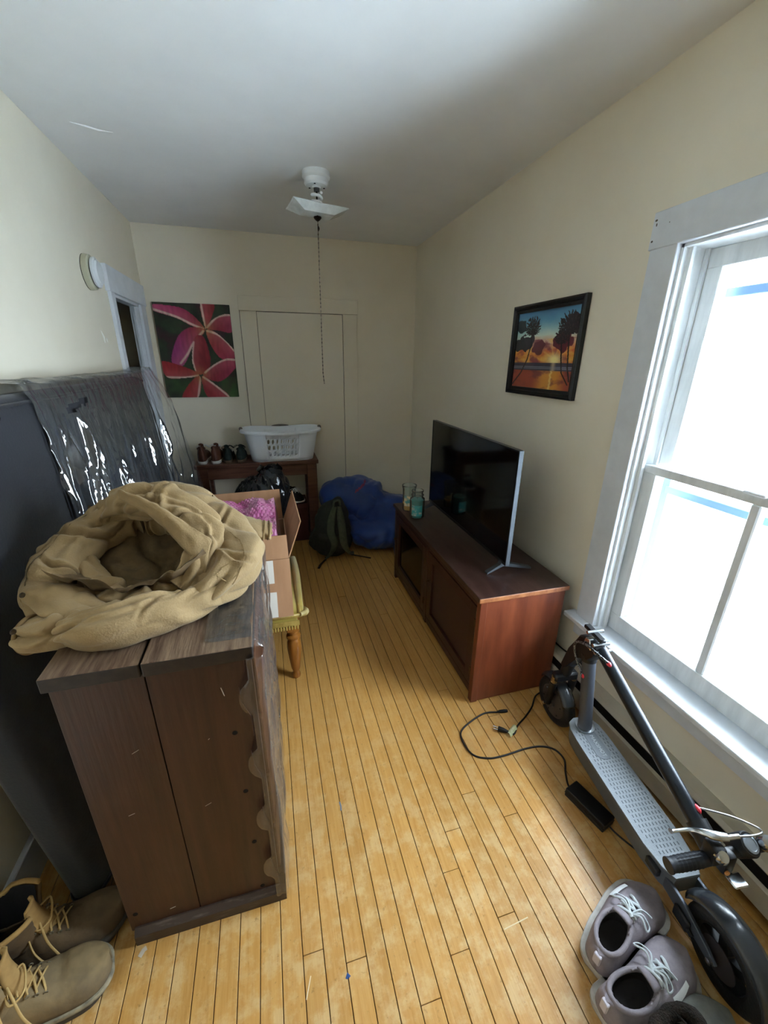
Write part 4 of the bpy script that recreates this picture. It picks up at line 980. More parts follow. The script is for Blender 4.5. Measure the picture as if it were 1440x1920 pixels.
shoe('green_shoe', 'dark green shoe with a pale side mark nearest the laundry basket', 'shoe', (-0.244, 3.505, TZ), PI/2, L=0.262, W=0.082, hh=0.095, th=0.055, sole=0.024, soleout=0.003, upper=M_grn, solem=M_gms, lining=M_in, lacem=M_lcd, group='dark green shoes on the table', swoosh=(-1, M_whs), flip=-1, seed=3)
# grey sneakers by the window
M_gry = mat('mauve_grey_canvas', '958c92', 0.75, col2='857d84', scale=40, bump=0.1, bscale=400); M_ofw = mat('offwhite_sole', 'bdb9b2', 0.7, col2='a39e96', scale=30)
M_lce = mat('pale_lace', 'c3cacd', 0.8); M_tabm = mat('pale_tab', 'c4bec8', 0.6); M_ins = mat('dark_insole', '2a2626', 0.9)
kw = dict(L=0.292, W=0.112, hh=0.066, th=0.050, sole=0.031, open_r=(0.28, 0.42), soleout=0.012, upper=M_gry, solem=M_ofw, lining=M_ins, lacem=M_lce, tab=M_tabm, group='grey sneakers beside the scooter')
shoe('grey_sneaker', 'grey canvas sneaker with white laces, toe towards the scooter deck', 'shoe', (0.832, 0.452, 0), 0.30, swoosh=(1, mat('white_leather', 'd9dcde', 0.5)), **kw)
shoe('grey_sneaker', 'grey canvas sneaker partly covered by the fur-lined shoe', 'shoe', (0.795, 0.352, 0), 0.10, swoosh=(-1, mat('white_leather', 'd9dcde', 0.5)), flip=-1, seed=7, **kw)
# ================================================================ soft lumps
def star_blob(bm, centre, parts, k=0.06, sub=5, disp=None, zmin=None, M=None):
    """one closed skin round several soft ellipsoids (centre, radii), seen from an inner centre point"""
    t = bmesh.new(); bmesh.ops.create_icosphere(t, subdivisions=sub, radius=1.0); C = Vector(centre)
    def sdf(p):
        acc = 0.0
        for c, r in parts:
            q = Vector(((p.x-c[0])/r[0], (p.y-c[1])/r[1], (p.z-c[2])/r[2])); d = (q.length-1)*min(r)
            acc += math.exp(-d/k)
        return -k*math.log(max(acc, 1e-30))
    for v in t.verts:
        d = v.co.normalized(); s = 0.0
        for _ in range(40):
            e = sdf(C+d*s)
            if e > -0.0015: break
            s += max(0.002, -e*0.8)
        p = C+d*s
        if disp: p = p+d*disp(p, d)
        if zmin is not None and p.z < zmin: p.z = zmin+0.002*nz(p.x*30, p.y*30)
        v.co = p
    return merge(bm, t, M)

# blue bag in the back corner
M_blue = mat('blue_nylon', '1b3f84', 0.5, col2='163470', scale=4, bump=0.15, bscale=14, sheen=0.2)
bm = BM()
def bdisp(p, d):
    n1 = nz(p.x*2.6+p.z*2, p.y*2.6, p.z*4); n2 = nz(p.x*6-p.z*5, p.y*5, p.z*8+4)
    return 0.042*(abs(n1)*1.6-0.35)+0.026*(abs(n2)*1.6-0.4)+0.010*ridge(p.z*17+p.x*7+2.5*nz(p.x*4, p.y*4, p.z*4))+0.006*ridge(p.x*31-p.z*22+3*nz(p.x*5, p.y*5, p.z*5+3))
star_blob(bm, (0.74, 3.26, 0.20), [((0.55, 3.36, 0.36), (0.17, 0.17, 0.19)), ((0.74, 3.34, 0.33), (0.20, 0.22, 0.23)), ((0.98, 3.20, 0.22), (0.17, 0.28, 0.19)), ((0.84, 3.10, 0.12), (0.25, 0.22, 0.13))], k=0.028, sub=6, disp=bdisp, zmin=0.002)
t = thing('blue_bag', 'large slumped blue nylon duffel bag in the back corner', 'bag', (0.74, 3.28, 0))
bag_o = obj('bag_body', bm, M_blue, t, smooth=180)
bm = BM(); grid(bm, lambda u, v: (0.90+0.16*u, 2.875+0.05*v-0.02*u, 0.004+0.09*v+0.006*nz(u*5, v*4)), 10, 8); o = obj('bag_flap', bm, M_blue, t, smooth=180); mod(o, 'SOLIDIFY', thickness=0.006)
# faded red print: lifted from the skin of the bag along a slanting strip
bm = BM(); me = bag_o.data; vm = {}
for p in me.polygons:
    c = p.center
    if c.y > 3.30: continue
    u = (c.x-0.645)/0.11; w = c.z-(0.465+0.075*u)
    if 0 < u < 1 and abs(w) < 0.009:
        vs = []
        for vi in p.vertices:
            if vi not in vm: v = me.vertices[vi]; vm[vi] = bm.verts.new(v.co+v.normal*0.0012)
            vs.append(vm[vi])
        bm.faces.new(vs)
if len(bm.faces): obj('red_marking', bm, mat('faded_red_print', '6e2a4c', 0.6), t, smooth=180, flat=True)

# dark backpack leaning on it
M_pack = mat('olive_black_canvas', '2b2e27', 0.85, col2='20231f', scale=14, bump=0.25, bscale=90)
M_strap = mat('olive_strap', '4a4f3e', 0.85, col2='3c4133', scale=30, bump=0.2, bscale=150)
t = thing('backpack', 'dark olive backpack with two shoulder straps slumped against the blue bag', 'backpack', (0.42, 3.03, 0))
bm = BM()
star_blob(bm, (0.42, 3.03, 0.19), [((0.41, 3.03, 0.12), (0.165, 0.11, 0.13)), ((0.42, 3.05, 0.26), (0.125, 0.10, 0.17)), ((0.47, 3.08, 0.36), (0.07, 0.07, 0.09))], k=0.03, sub=5, disp=lambda p, d: 0.008*ridge(p.z*26+p.x*9+2*nz(p.x*9, p.y*9, p.z*9))+0.014*fbm(p.x*8, p.y*8, p.z*8), zmin=0.002)
obj('pack_body', bm, M_pack, t, smooth=180)
for pts in ([(0.44, 2.985, 0.425), (0.405, 2.935, 0.34), (0.395, 2.915, 0.24), (0.420, 2.910, 0.14), (0.385, 2.915, 0.06), (0.345, 2.92, 0.02)], [(0.475, 2.985, 0.425), (0.478, 2.940, 0.34), (0.485, 2.915, 0.24), (0.495, 2.908, 0.14), (0.53, 2.915, 0.06), (0.555, 2.94, 0.03)]):
    bm = BM(); tube(bm, pts, [0.016, 0.028, 0.030, 0.028, 0.016, 0.011], seg=10, n=40, flat=0.30, up=(0, -1, 0.2)); obj('shoulder_strap', bm, M_strap, t, smooth=180)
bm = BM(); tube(bm, [(0.435, 3.0, 0.43), (0.44, 2.985, 0.47), (0.475, 2.985, 0.475), (0.485, 3.0, 0.43)], 0.009, seg=8, n=18); obj('grab_handle', bm, M_strap, t, smooth=180)
for pts in ([(0.345, 2.92, 0.012), (0.30, 2.86, 0.006), (0.275, 2.80, 0.005)], [(0.555, 2.94, 0.02), (0.62, 2.93, 0.006), (0.70, 2.87, 0.005)]):
    bm = BM(); tube(bm, pts, 0.010, seg=8, n=14, flat=0.3); obj('loose_strap', bm, mat('brown_webbing', '2c2119', 0.9), t, smooth=180)
bm = BM(); box(bm, 0.54, 0.575, 2.915, 2.935, 0.03, 0.055, 0.004); obj('buckle', bm, mat('buckle', '3a3d40', 0.4), t)

# dark red carton under the table with a shoe on it
t = thing('dark_red_box', 'dark red cardboard shoebox stack standing under the table', 'box', (0.17, 3.47, 0))
M_drb = mat('dark_red_card', '4a1d1e', 0.6)
bm = BM(); box(bm, 0.05, 0.262, 3.36, 3.60, 0.0, 0.335, 0.003); obj('box_body', bm, M_drb, t)
bm = BM(); box(bm, 0.046, 0.266, 3.355, 3.605, 0.30, 0.345, 0.003); obj('lid', bm, M_drb, t)
shoe('black_shoe', 'black shoe with a white sole on the red box under the table', 'shoe', (0.165, 3.47, 0.345), -1.2, L=0.25, W=0.09, hh=0.075, th=0.05, sole=0.024, upper=mat('black_mesh', '121214', 0.7), solem=M_whs, lining=M_in, lacem=M_lcw)

# black bin bag behind the carton
M_bin = mat('bin_bag', '0a0b0d', 0.16, bump=0.35, bscale=26, spec=0.6, col2='0e0f12', scale=5)
bm = BM()
def tdisp(p, d):
    a = math.atan2(p.y-2.62, p.x+0.12)
    return 0.020*ridge(a*9+2.5*nz(p.x*6, p.y*6, p.z*6))*smooth01(0.45, 0.85, p.z)+0.014*ridge(p.x*16+p.z*11+2*nz(p.x*5, p.y*5, p.z*5))+0.02*fbm(p.x*6, p.y*6, p.z*6)
star_blob(bm, (-0.11, 2.62, 0.42), [((-0.13, 2.62, 0.28), (0.19, 0.23, 0.28)), ((-0.10, 2.62, 0.58), (0.165, 0.20, 0.20)), ((0.0, 2.62, 0.74), (0.07, 0.10, 0.10))], k=0.04, sub=6, disp=tdisp, zmin=0.003)
t = thing('bin_bag', 'full shiny black plastic bin bag behind the cardboard box', 'bin bag', (-0.11, 2.62, 0))
obj('bag_body', bm, M_bin, t, smooth=180)
bm = BM()
def knotf(u, v):
    a = u*2*PI; r = 0.02+0.05*v+0.014*math.sin(a*5+v*3)
    return (0.0+r*math.cos(a)-0.02*v, 2.62+r*math.sin(a)*0.6, 0.80+0.06*v+0.02*math.sin(a*3))
grid(bm, knotf, 40, 8, wrapu=True); obj('tied_top', bm, M_bin, t, smooth=180)

# ================================================================ upholstered stool carrying the cardboard box
M_yel = mat('mustard_velvet', 'a08a2e', 0.7, col2='8c7826', scale=10, sheen=0.5); M_gold = mat('gold_gimp', 'a8904c', 0.45, col2='8c7436', scale=40)
M_legw = mat('honey_wood', '9a6226', 0.3, col2='7c4a1a', scale=6, stretch=(6, 6, 1), coat=0.4)
t = thing('upholstered_stool', 'mustard upholstered stool with fringe and turned wooden legs under the carton', 'stool', (-0.15, 1.90, 0))
SX0, SX1, SY0, SY1 = -0.37, 0.060, 1.610, 2.20
bm = BM(); box(bm, SX0+0.01, SX1-0.008, SY0+0.01, SY1-0.01, 0.345, 0.420, 0.012, 2); obj('seat_frame', bm, M_yel, t, smooth=40)
bm = BM()
def cush(u, v):
    x, y = (u-0.5)*2, (v-0.5)*2; b = (1-abs(x)**4)*(1-abs(y)**4)
    sx = math.copysign(abs(x)**0.8, x)*0.5+0.5; sy = math.copysign(abs(y)**0.8, y)*0.5+0.5
    return (SX0+(SX1-SX0)*sx, SY0+(SY1-SY0)*sy, 0.412+0.026*b**0.35)
grid(bm, cush, 30, 30); obj('seat_cushion', bm, M_yel, t, smooth=180)
bm = BM(); tube(bm, [(SX0, SY0, 0.416), (SX1+0.004, SY0, 0.416), (SX1+0.004, SY1, 0.416), (SX0, SY1, 0.416)], 0.011, seg=8, closed=True); obj('piping', bm, M_gold, t, smooth=60)
bm = BM(); box(bm, SX0, SX1, SY0+0.002, SY0+0.006, 0.362, 0.388); obj('fringe_band', bm, M_gold, t)
fr = bpy.data.meshes.new('tassel'); tb = BM(); lathe(tb, [(0.0035, 0.0), (0.0042, 0.010), (0.003, 0.022)], 6); tb.to_mesh(fr); tb.free(); fr.materials.append(M_gold)
for i in range(34):
    o = bpy.data.objects.new('tassel', fr); COL.objects.link(o); o.parent = t; o.matrix_parent_inverse = WORLD[t.name].inverted(); o.location = (SX0+0.01+i*(SX1-SX0-0.02)/33, SY0+0.003, 0.342)
bm = BM(); tube(bm, [(SX1+0.004, SY0-0.004, 0.422), (SX1+0.030, SY0+0.02, 0.412), (SX1+0.034, SY0+0.06, 0.40), (SX1+0.012, SY0+0.11, 0.392)], [0.010, 0.013, 0.012, 0.006], seg=8, n=16); obj('corner_moulding', bm, mat('worn_gilt', 'b7a777', 0.4, col2='93804a', scale=30), t, smooth=60)
bm = BM(); tube(bm, [(SX1+0.008, SY0+0.03, 0.405), (SX1+0.012, 1.80, 0.425), (SX1+0.016, 2.0, 0.430), (SX1+0.010, SY1-0.02, 0.420)], 0.016, seg=10, n=24); obj('seat_roll', bm, M_yel, t, smooth=60)
prof = [(0.012, 0.0), (0.020, 0.004), (0.022, 0.018), (0.015, 0.030), (0.016, 0.040), (0.022, 0.060), (0.029, 0.120), (0.034, 0.180), (0.032, 0.215), (0.024, 0.232), (0.034, 0.240), (0.034, 0.250), (0.022, 0.258), (0.022, 0.268), (0.031, 0.276), (0.031, 0.284)]
for lx, ly in ((0.029, 1.700), (-0.33, 1.700), (0.020, 2.15), (-0.33, 2.15)):
    bm = BM(); lathe(bm, prof, 20); box(bm, -0.029, 0.029, -0.029, 0.029, 0.283, 0.35, 0.003)
    o = obj('leg', bm, M_legw, t, smooth=40); o.matrix_parent_inverse = WORLD[t.name].inverted(); o.location = (lx, ly, 0)

# ---------------------------------------------------------------- open cardboard box
M_card = mat('corrugated_card', 'ab8260', 0.8, col2='9f7755', scale=7, stretch=(3, 3, 0.5), bump=0.08, bscale=60, bstretch=(1, 1, 6)); M_cedge = mat('card_edge', 'c2b29a', 0.9)
M_wlab = mat('white_paper', 'd6d2c8', 0.7)
t = thing('cardboard_box', 'open brown cardboard box with white labels standing on the stool', 'box', (-0.13, 1.82, 0.44))
KX0, KX1, KY0, KY1, KZ0, KZ1 = -0.300, 0.034, 1.580, 2.050, 0.440, 0.720
def panel(nm, pts, nrm, parent=t, th=0.004):
    bm = BM(); vs = [bm.verts.new(p) for p in pts]; bm.faces.new(vs)
    o = obj(nm, bm, M_card, parent, flat=True); mod(o, 'SOLIDIFY', thickness=th, offset=0); return o
panel('near_side', [(KX0, KY0, KZ0), (KX1, KY0, KZ0), (KX1, KY0, KZ1), (KX0, KY0, KZ1)], 0)
panel('far_side', [(KX0, KY1, KZ0), (KX1, KY1, KZ0), (KX1, KY1, KZ1), (KX0, KY1, KZ1)], 0)
panel('left_side', [(KX0, KY0, KZ0), (KX0, KY1, KZ0), (KX0, KY1, KZ1), (KX0, KY0, KZ1)], 0)
panel('right_side', [(KX1, KY0, KZ0), (KX1, KY1, KZ0), (KX1, KY1, KZ1), (KX1, KY0, KZ1)], 0)
panel('box_bottom', [(KX0, KY0, KZ0), (KX1, KY0, KZ0), (KX1, KY1, KZ0), (KX0, KY1, KZ0)], 0)
panel('flap', [(KX0, KY0, KZ1+0.002), (KX1, KY0, KZ1+0.002), (KX1-0.003, KY0+0.004, KZ1+0.105), (KX0, KY0+0.004, KZ1+0.105)], 0)
panel('flap', [(KX0, KY1, KZ1+0.002), (KX1-0.004, KY1, KZ1+0.002), (KX1-0.010, KY1+0.01, KZ1+0.158), (KX0, KY1+0.01, KZ1+0.152)], 0)
panel('flap', [(KX1+0.002, KY0+0.002, KZ1+0.004), (KX1+0.002, KY1-0.004, KZ1+0.004), (KX1+0.052, KY1-0.004, KZ1+0.150), (KX1+0.058, KY0+0.006, KZ1+0.158)], 0)
panel('flap', [(KX0-0.002, KY0+0.002, KZ1), (KX0-0.002, KY1, KZ1), (KX0-0.05, KY1, KZ1+0.10), (KX0-0.05, KY0, KZ1+0.10)], 0)
for q in ([(-0.079, 0.7195), (-0.031, 0.7185), (-0.032, 0.611), (-0.076, 0.612)], [(-0.079, 0.570), (-0.027, 0.568), (-0.029, 0.443), (-0.079, 0.443)]):
    bm = BM(); f = bm.faces.new([bm.verts.new((x, KY0-0.0030, z)) for x, z in q]); o = obj('paper_label', bm, M_wlab, t, flat=True)
# pink bubble wrap heaped in it
M_bub = mat('pink_bubble_wrap', 'dc9fbd', 0.12, col2='d46aa8', scale=7, contrast=(0.42, 0.62), coat=0.9, trans=0.25, spec=0.7)
t = thing('bubble_wrap', 'pink bubble wrap bundle filling the cardboard box', 'bubble wrap', (-0.13, 1.82, 0.45))
def bub(u, v):
    x, y = KX0+0.008+(KX1-KX0-0.016)*u, KY0+0.01+(KY1-KY0-0.02)*v
    e = min(1, 9*u, 9*(1-u))*min(1, 9*v, 9*(1-v)); e = smooth01(0, 1, e)
    z = 0.600+e*(0.215+0.035*smooth01(1.6, 2.0, y)+0.020*fbm(x*9, y*9, 2.0)+0.012*ridge(x*18+y*13+2*nz(x*8, y*8, 4)))
    p = 0.0165; r = round(y/(p*0.866)); off = 0.5*p if r % 2 else 0; cxx = round((x-off)/p)*p+off; d = math.hypot(x-cxx, y-r*p*0.866)/(p*0.46)
    z += 0.0070*math.sqrt(max(0, 1-d*d)) if d < 1 else 0
    return (x, y, z)
bm = BM(); grid(bm, bub, 150, 200); o = obj('wrapped_bundle', bm, M_bub, t, smooth=180)

# ================================================================ scooter
M_scg = mat('scooter_grey', '4a4f59', 0.36, metal=0.35); M_sck = mat('scooter_black', '101216', 0.45); M_tyre = mat('tyre_rubber', '14161a', 0.6, bump=0.2, bscale=120)
M_deck = mat('deck_rubber', '8b9298', 0.62, col2='7f868c', scale=20, bump=0.15, bscale=200); M_dot = mat('deck_groove', '565c62', 0.8); M_chr = mat('chrome', 'c9ced3', 0.2, metal=1.0); M_red = mat('red_plug', 'd2323f', 0.45); M_fend = mat('fender_plastic', '2b3036', 0.25, coat=0.3)
M_side = mat('scooter_side', '565b61', 0.5)
S = thing('electric_scooter', 'folded dark grey electric scooter parked along the heater under the window', 'scooter', (1.0, 0.315, 0), (0, math.radians(-4), math.radians(-8.5)))
def sp(nm, bm, m, parent=S, smooth=40, label=None): return obj(nm, bm, m, parent, local=True, smooth=smooth, label=label)
def wheel(y, r, motor, turn=0.0):
    Mx = Matrix.Translation((0, y, r)) @ Euler((0, 0, turn)).to_matrix().to_4x4() @ Euler((0, PI/2, 0)).to_matrix().to_4x4()
    bm = BM(); pr = [(r-0.040, -0.016), (r-0.032, -0.022), (r-0.012, -0.023), (r-0.003, -0.014), (r, 0.0), (r-0.003, 0.014), (r-0.012, 0.023), (r-0.032, 0.022), (r-0.040, 0.016)]
    n = 56; rings = [[(rr*math.cos(2*PI*i/n), rr*math.sin(2*PI*i/n), h) for rr, h in pr] for i in range(n)]
    loft(bm, rings, closed=True, M=Mx); w = sp('front_wheel' if motor else 'rear_wheel', bm, M_tyre, smooth=50)
    if motor:
        bm = BM(); lathe(bm, [(r-0.036, -0.019), (r-0.046, -0.022), (0.024, -0.024), (0.020, -0.034), (0.001, -0.034)], 40, M=Mx); lathe(bm, [(r-0.036, 0.019), (r-0.046, 0.022), (0.024, 0.024), (0.020, 0.034), (0.001, 0.034)], 40, M=Mx)
        lathe(bm, [(r-0.036, -0.019), (r-0.036, 0.019)], 40, M=Mx, cap0=False, cap1=False)
        sp('hub_motor', bm, mat('motor_cover', '3a3533', 0.5), w)
        for k in range(6):
            a = 2*PI*k/6+0.3; bm = BM(); lathe(bm, [(0.004, -0.0225), (0.003, -0.025), (0.001, -0.025)], 8, M=Mx @ Matrix.Translation(((r-0.050)*math.cos(a), (r-0.050)*math.sin(a), 0))); sp('bolt', bm, M_sck, w)
    else:
        bm = BM(); rr = [(r-0.038, -0.018), (r-0.044, -0.016), (r-0.044, 0.016), (r-0.038, 0.018)]
        rings = [[(q*math.cos(2*PI*i/40), q*math.sin(2*PI*i/40), h) for q, h in rr] for i in range(40)]; loft(bm, rings, closed=True, M=Mx); sp('rim', bm, M_sck, w)
        bm = BM(); lathe(bm, [(0.026, -0.022), (0.026, 0.022)], 24, M=Mx); sp('hub', bm, M_sck, w)
        for k in range(5):
            a = 2*PI*k/5+0.4; c, s_ = math.cos(a), math.sin(a); bm = BM()
            prism(bm, [(0.020*c-0.014*s_, 0.020*s_+0.014*c), (0.020*c+0.014*s_, 0.020*s_-0.014*c), ((r-0.042)*c+0.009*s_, (r-0.042)*s_-0.009*c), ((r-0.042)*c-0.009*s_, (r-0.042)*s_+0.009*c)], 'z', -0.012, 0.012, M=Mx); sp('spoke', bm, M_sck, w)
        bm = BM(); lathe(bm, [(0.046, -0.026), (0.046, -0.024)], 36, M=Mx); sp('brake_disc', bm, mat('disc_steel', '5a5458', 0.35, metal=0.8), w)
    return w
wheel(0.83, 0.108, True, 0.10); wheel(0.0, 0.108, False)
# deck: outline rounded at the nose, narrowed at the tail
def deck_outline(k=1.0):
    pts = [(-0.036, 0.135), (-0.052, 0.165), (-0.062, 0.23), (-0.062, 0.58), (-0.058, 0.63), (-0.044, 0.662), (-0.020, 0.676), (0.020, 0.676), (0.044, 0.662), (0.058, 0.63), (0.062, 0.58), (0.062, 0.23), (0.052, 0.165), (0.036, 0.135)]
    return [(x*k, 0.40+(y-0.40)*(1-(1-k)*0.3)) for x, y in pts]
bm = BM(); loft(bm, [[(x, y, 0.095) for x, y in deck_outline(0.84)], [(x, y, 0.105) for x, y in deck_outline(0.95)], [(x, y, 0.160) for x, y in deck_outline(0.97)], [(x, y, 0.168) for x, y in deck_outline(1.0)], [(x, y, 0.172) for x, y in deck_outline(1.0)]]); dk = sp('deck', bm, M_side, smooth=35)
bm = BM(); prism(bm, deck_outline(0.985), 'z', 0.1715, 0.1765); sp('deck_mat', bm, M_deck, dk)
bm = BM()
tread = bpy.data.meshes.new('tread_groove'); tb = BM(); box(tb, -0.0016, 0.0016, -0.004, 0.004, 0, 0.0008); tb.to_mesh(tb and tread); tb.free()
tread.materials.append(M_dot)
bm = BM()
for j in range(30):
    y = 0.185+j*0.0147
    for i in range(9):
        x = -0.044+i*0.011+(0.0 if j % 2 else 0.0035)
        if y > 0.505 and abs(x) < 0.027: continue
        if y < 0.24 and abs(x) > 0.040: continue
        box(bm, x-0.0013, x+0.0013, y-0.0042, y+0.0042, 0.1762, 0.1771)
o = sp('tread_pattern', bm, M_dot, dk, smooth=None); o['kind'] = 'stuff'
# badge with lettering
bm = BM(); out = [(0.026*math.cos(a), 0.516+0.026*math.sin(a)) for a in [PI+PI*i/12 for i in range(13)]]+[(0.020, 0.655), (-0.020, 0.655)]
prism(bm, out, 'z', 0.1764, 0.1778); sp('badge', bm, mat('badge_grey', '70777e', 0.5), dk)
fc = bpy.data.curves.new('badge_text', 'FONT'); fc.body = 'MAXSHOT'; fc.size = 0.0185; fc.align_x = 'CENTER'; fc.align_y = 'CENTER'; fc.extrude = 0.0003
fc.space_character = 1.02
_fo = bpy.data.objects.new('lettering_curve', fc); COL.objects.link(_fo)
_me = bpy.data.meshes.new_from_object(_fo.evaluated_get(bpy.context.evaluated_depsgraph_get())); bpy.data.objects.remove(_fo); bpy.data.curves.remove(fc)
_me.transform(Matrix.Translation((0.0, 0.545, 0.1782)) @ Matrix.Rotation(-PI/2, 4, 'Z')); _me.materials.clear()
obj('lettering', _me, mat('badge_letter', 'b4bbc2', 0.5), dk, local=True)
# front post and folding head
bm = BM(); tube(bm, [(0, 0.628, 0.165), (0, 0.636, 0.25), (0, 0.660, 0.475)], [0.027, 0.024, 0.024], seg=24, n=12); pst = sp('front_post', bm, M_scg, smooth=60)
bm = BM(); tube(bm, [(0, 0.660, 0.472), (0, 0.663, 0.498)], 0.0265, seg=24); sp('post_collar', bm, M_sck, pst)
bm = BM(); tube(bm, [(0, 0.628, 0.176), (0, 0.628, 0.186)], 0.034, seg=24); sp('post_gasket', bm, M_chr, pst)
bm = BM(); prism(bm, [(0.640, 0.485), (0.690, 0.470), (0.775, 0.330), (0.800, 0.345), (0.755, 0.455), (0.700, 0.560), (0.640, 0.585), (0.600, 0.560), (0.615, 0.525)], 'x', -0.024, 0.024, 0.006); hd = sp('folding_head', bm, M_sck)
bm = BM(); box(bm, -0.012, 0.012, 0.600, 0.700, 0.590, 0.606, 0.004, M=Matrix.Rotation(0, 4, 'X')); sp('folding_lever', bm, M_sck, hd)
bm = BM(); prism(bm, [(0.625, 0.545), (0.672, 0.545), (0.660, 0.580), (0.636, 0.586)], 'x', -0.0275, 0.0275, 0.003); sp('hinge_plate', bm, M_chr, hd)
for y, z in ((0.650, 0.606), (0.612, 0.580), (0.598, 0.560)):
    bm = BM(); lathe(bm, [(0.007, -0.03), (0.007, 0.03)], 10, M=Matrix.Translation((0, y, z)) @ Euler((0, PI/2, 0)).to_matrix().to_4x4()); sp('bolt', bm, M_chr, hd)
# fork
bm = BM(); tube(bm, [(0, 0.765, 0.375), (0, 0.790, 0.300)], 0.022, seg=16); box(bm, -0.050, 0.050, 0.772, 0.812, 0.262, 0.302, 0.008); fk = sp('fork_crown', bm, M_sck)
for sx in (-1, 1):
    bm = BM(); tube(bm, [(sx*0.043, 0.792, 0.285), (sx*0.043, 0.798, 0.245)], 0.013, seg=14); sp('shock_collar', bm, mat('brass_ring', '8a7350', 0.35, metal=0.7), fk)
    bm = BM(); tube(bm, [(sx*0.043, 0.797, 0.250), (sx*0.043, 0.826, 0.110)], [0.016, 0.013], seg=14); sp('fork_leg', bm, M_sck, fk)
    bm = BM(); lathe(bm, [(0.009, 0), (0.009, 0.008), (0.004, 0.011)], 10, M=look((sx*0.055, 0.83, 0.108), (sx*1.0, 0.83, 0.108))); sp('axle_nut', bm, M_chr, fk)
def fender(nm, y, r, a0, a1, w):
    bm = BM()
    def fn(u, v):
        a = a0+(a1-a0)*u; t_ = (v-0.5)*2; rr = r-0.016*abs(t_)**3
        return (t_*w, y+rr*math.cos(a), 0.108+rr*math.sin(a))
    grid(bm, fn, 26, 9); o = sp(nm, bm, M_fend, smooth=180); mod(o, 'SOLIDIFY', thickness=0.003); return o
fender('front_fender', 0.83, 0.124, math.radians(35), math.radians(150), 0.030)
fender('rear_fender', 0.0, 0.130, math.radians(24), math.radians(196), 0.033)
# folded stem with cable, plugs, bar, grips
bm = BM(); tube(bm, [(0, 0.606, 0.560), (0, 0.120, 0.352)], 0.0205, seg=24); stm = sp('stem', bm, M_sck if False else mat('stem_black', '1d2128', 0.3, metal=0.4), smooth=60)
for y, z, nx in ((0.545, 0.555, -1), (0.175, 0.392, 1)):
    bm = BM(); star_blob(bm, (0.012*nx, y, z), [((0.012*nx, y, z), (0.007, 0.016, 0.009))], sub=2); sp('red_plug', bm, M_red, stm, smooth=180)
bm = BM(); star_blob(bm, (-0.022, 0.650, 0.410), [((-0.022, 0.650, 0.410), (0.006, 0.007, 0.014))], sub=2); sp('red_plug', bm, M_red, pst, smooth=180)
bm = BM(); tube(bm, [(-0.024, 0.652, 0.412), (-0.030, 0.70, 0.47), (-0.034, 0.70, 0.525), (-0.034, 0.645, 0.560), (-0.028, 0.585, 0.566), (-0.014, 0.545, 0.558)], 0.0042, seg=8, n=40); sp('cable_loop', bm, mat('braided_cable', '8a8d90', 0.4, metal=0.4, col2='1c1d1f', scale=160, contrast=(0.48, 0.52)), stm, smooth=60)
bm = BM(); tube(bm, [(-0.118, 0.094, 0.338), (0.0, 0.094, 0.343), (0.24, 0.094, 0.350)], 0.0125, seg=16); hb = sp('handlebar', bm, M_sck)
bm = BM(); tube(bm, [(0, 0.16, 0.370), (0, 0.09, 0.340)], 0.026, seg=20); sp('stem_clamp', bm, M_sck, hb)
def grip(x0, x1, z):
    bm = BM(); n = 30; rings = []
    for i in range(n):
        u = i/(n-1); r = 0.0162+0.0012*math.sin(u*PI)+(0.002 if u < 0.06 else 0)
        ring = []
        for j in range(40):
            a = 2*PI*j/40; b = 0.0008*math.sin(u*60+a*9)*math.sin(u*60-a*9) if 0.15 < u < 0.85 else 0
            ring.append((x0+(x1-x0)*u, 0.094+(r+b*2)*math.cos(a), z+(r+b*2)*math.sin(a)))
        rings.append(ring)
    loft(bm, rings); return sp('grip', bm, mat('grip_rubber', '1c2028', 0.55), hb, smooth=60)
grip(-0.128, -0.020, 0.339); grip(0.14, 0.24, 0.347)
# brake perch, lever and cable; bell with orange button; round throttle unit
bm = BM(); box(bm, -0.028, 0.006, 0.074, 0.114, 0.335, 0.392, 0.008, 2); bp_ = sp('brake_perch', bm, M_sck, hb)
bm = BM(); tube(bm, [(0.020, 0.098, 0.402), (-0.006, 0.104, 0.404), (-0.026, 0.118, 0.400), (-0.044, 0.134, 0.388), (-0.084, 0.140, 0.384), (-0.092, 0.140, 0.386)], [0.010, 0.012, 0.009, 0.006, 0.005, 0.007], seg=10, n=30, flat=0.7); sp('brake_lever', bm, M_chr, hb, smooth=60)
bm = BM(); tube(bm, [(0.018, 0.098, 0.400), (0.05, 0.096, 0.400)], 0.006, seg=10); sp('barrel_adjuster', bm, M_chr, hb)
bm = BM(); tube(bm, [(0.048, 0.096, 0.400), (0.09, 0.094, 0.396), (0.118, 0.098, 0.394), (0.112, 0.110, 0.398), (0.07, 0.140, 0.402), (0.016, 0.175, 0.394)], 0.0026, seg=8, n=40); sp('brake_cable', bm, mat('steel_cable', '9a9c9e', 0.35, metal=0.8), hb, smooth=60)
bm = BM(); lathe(bm, [(0.016, 0), (0.017, 0.008), (0.012, 0.016), (0.001, 0.018)], 20, M=look((-0.012, 0.078, 0.372), (-0.02, -0.3, 0.9))); sp('bell', bm, M_chr, hb)
bm = BM(); box(bm, 0.006, 0.036, 0.070, 0.100, 0.300, 0.365, 0.008, 2); sp('switch_box', bm, M_sck, hb)
bm = BM(); lathe(bm, [(0.006, 0), (0.006, 0.004), (0.001, 0.005)], 12, M=look((0.012, 0.069, 0.318), (0.0, -1, 0.4))); sp('orange_button', bm, mat('orange_plastic', 'c98b52', 0.5), hb)
bm = BM(); box(bm, 0.012, 0.050, 0.040, 0.072, 0.300, 0.308, 0.003); sp('paddle', bm, M_chr, hb)
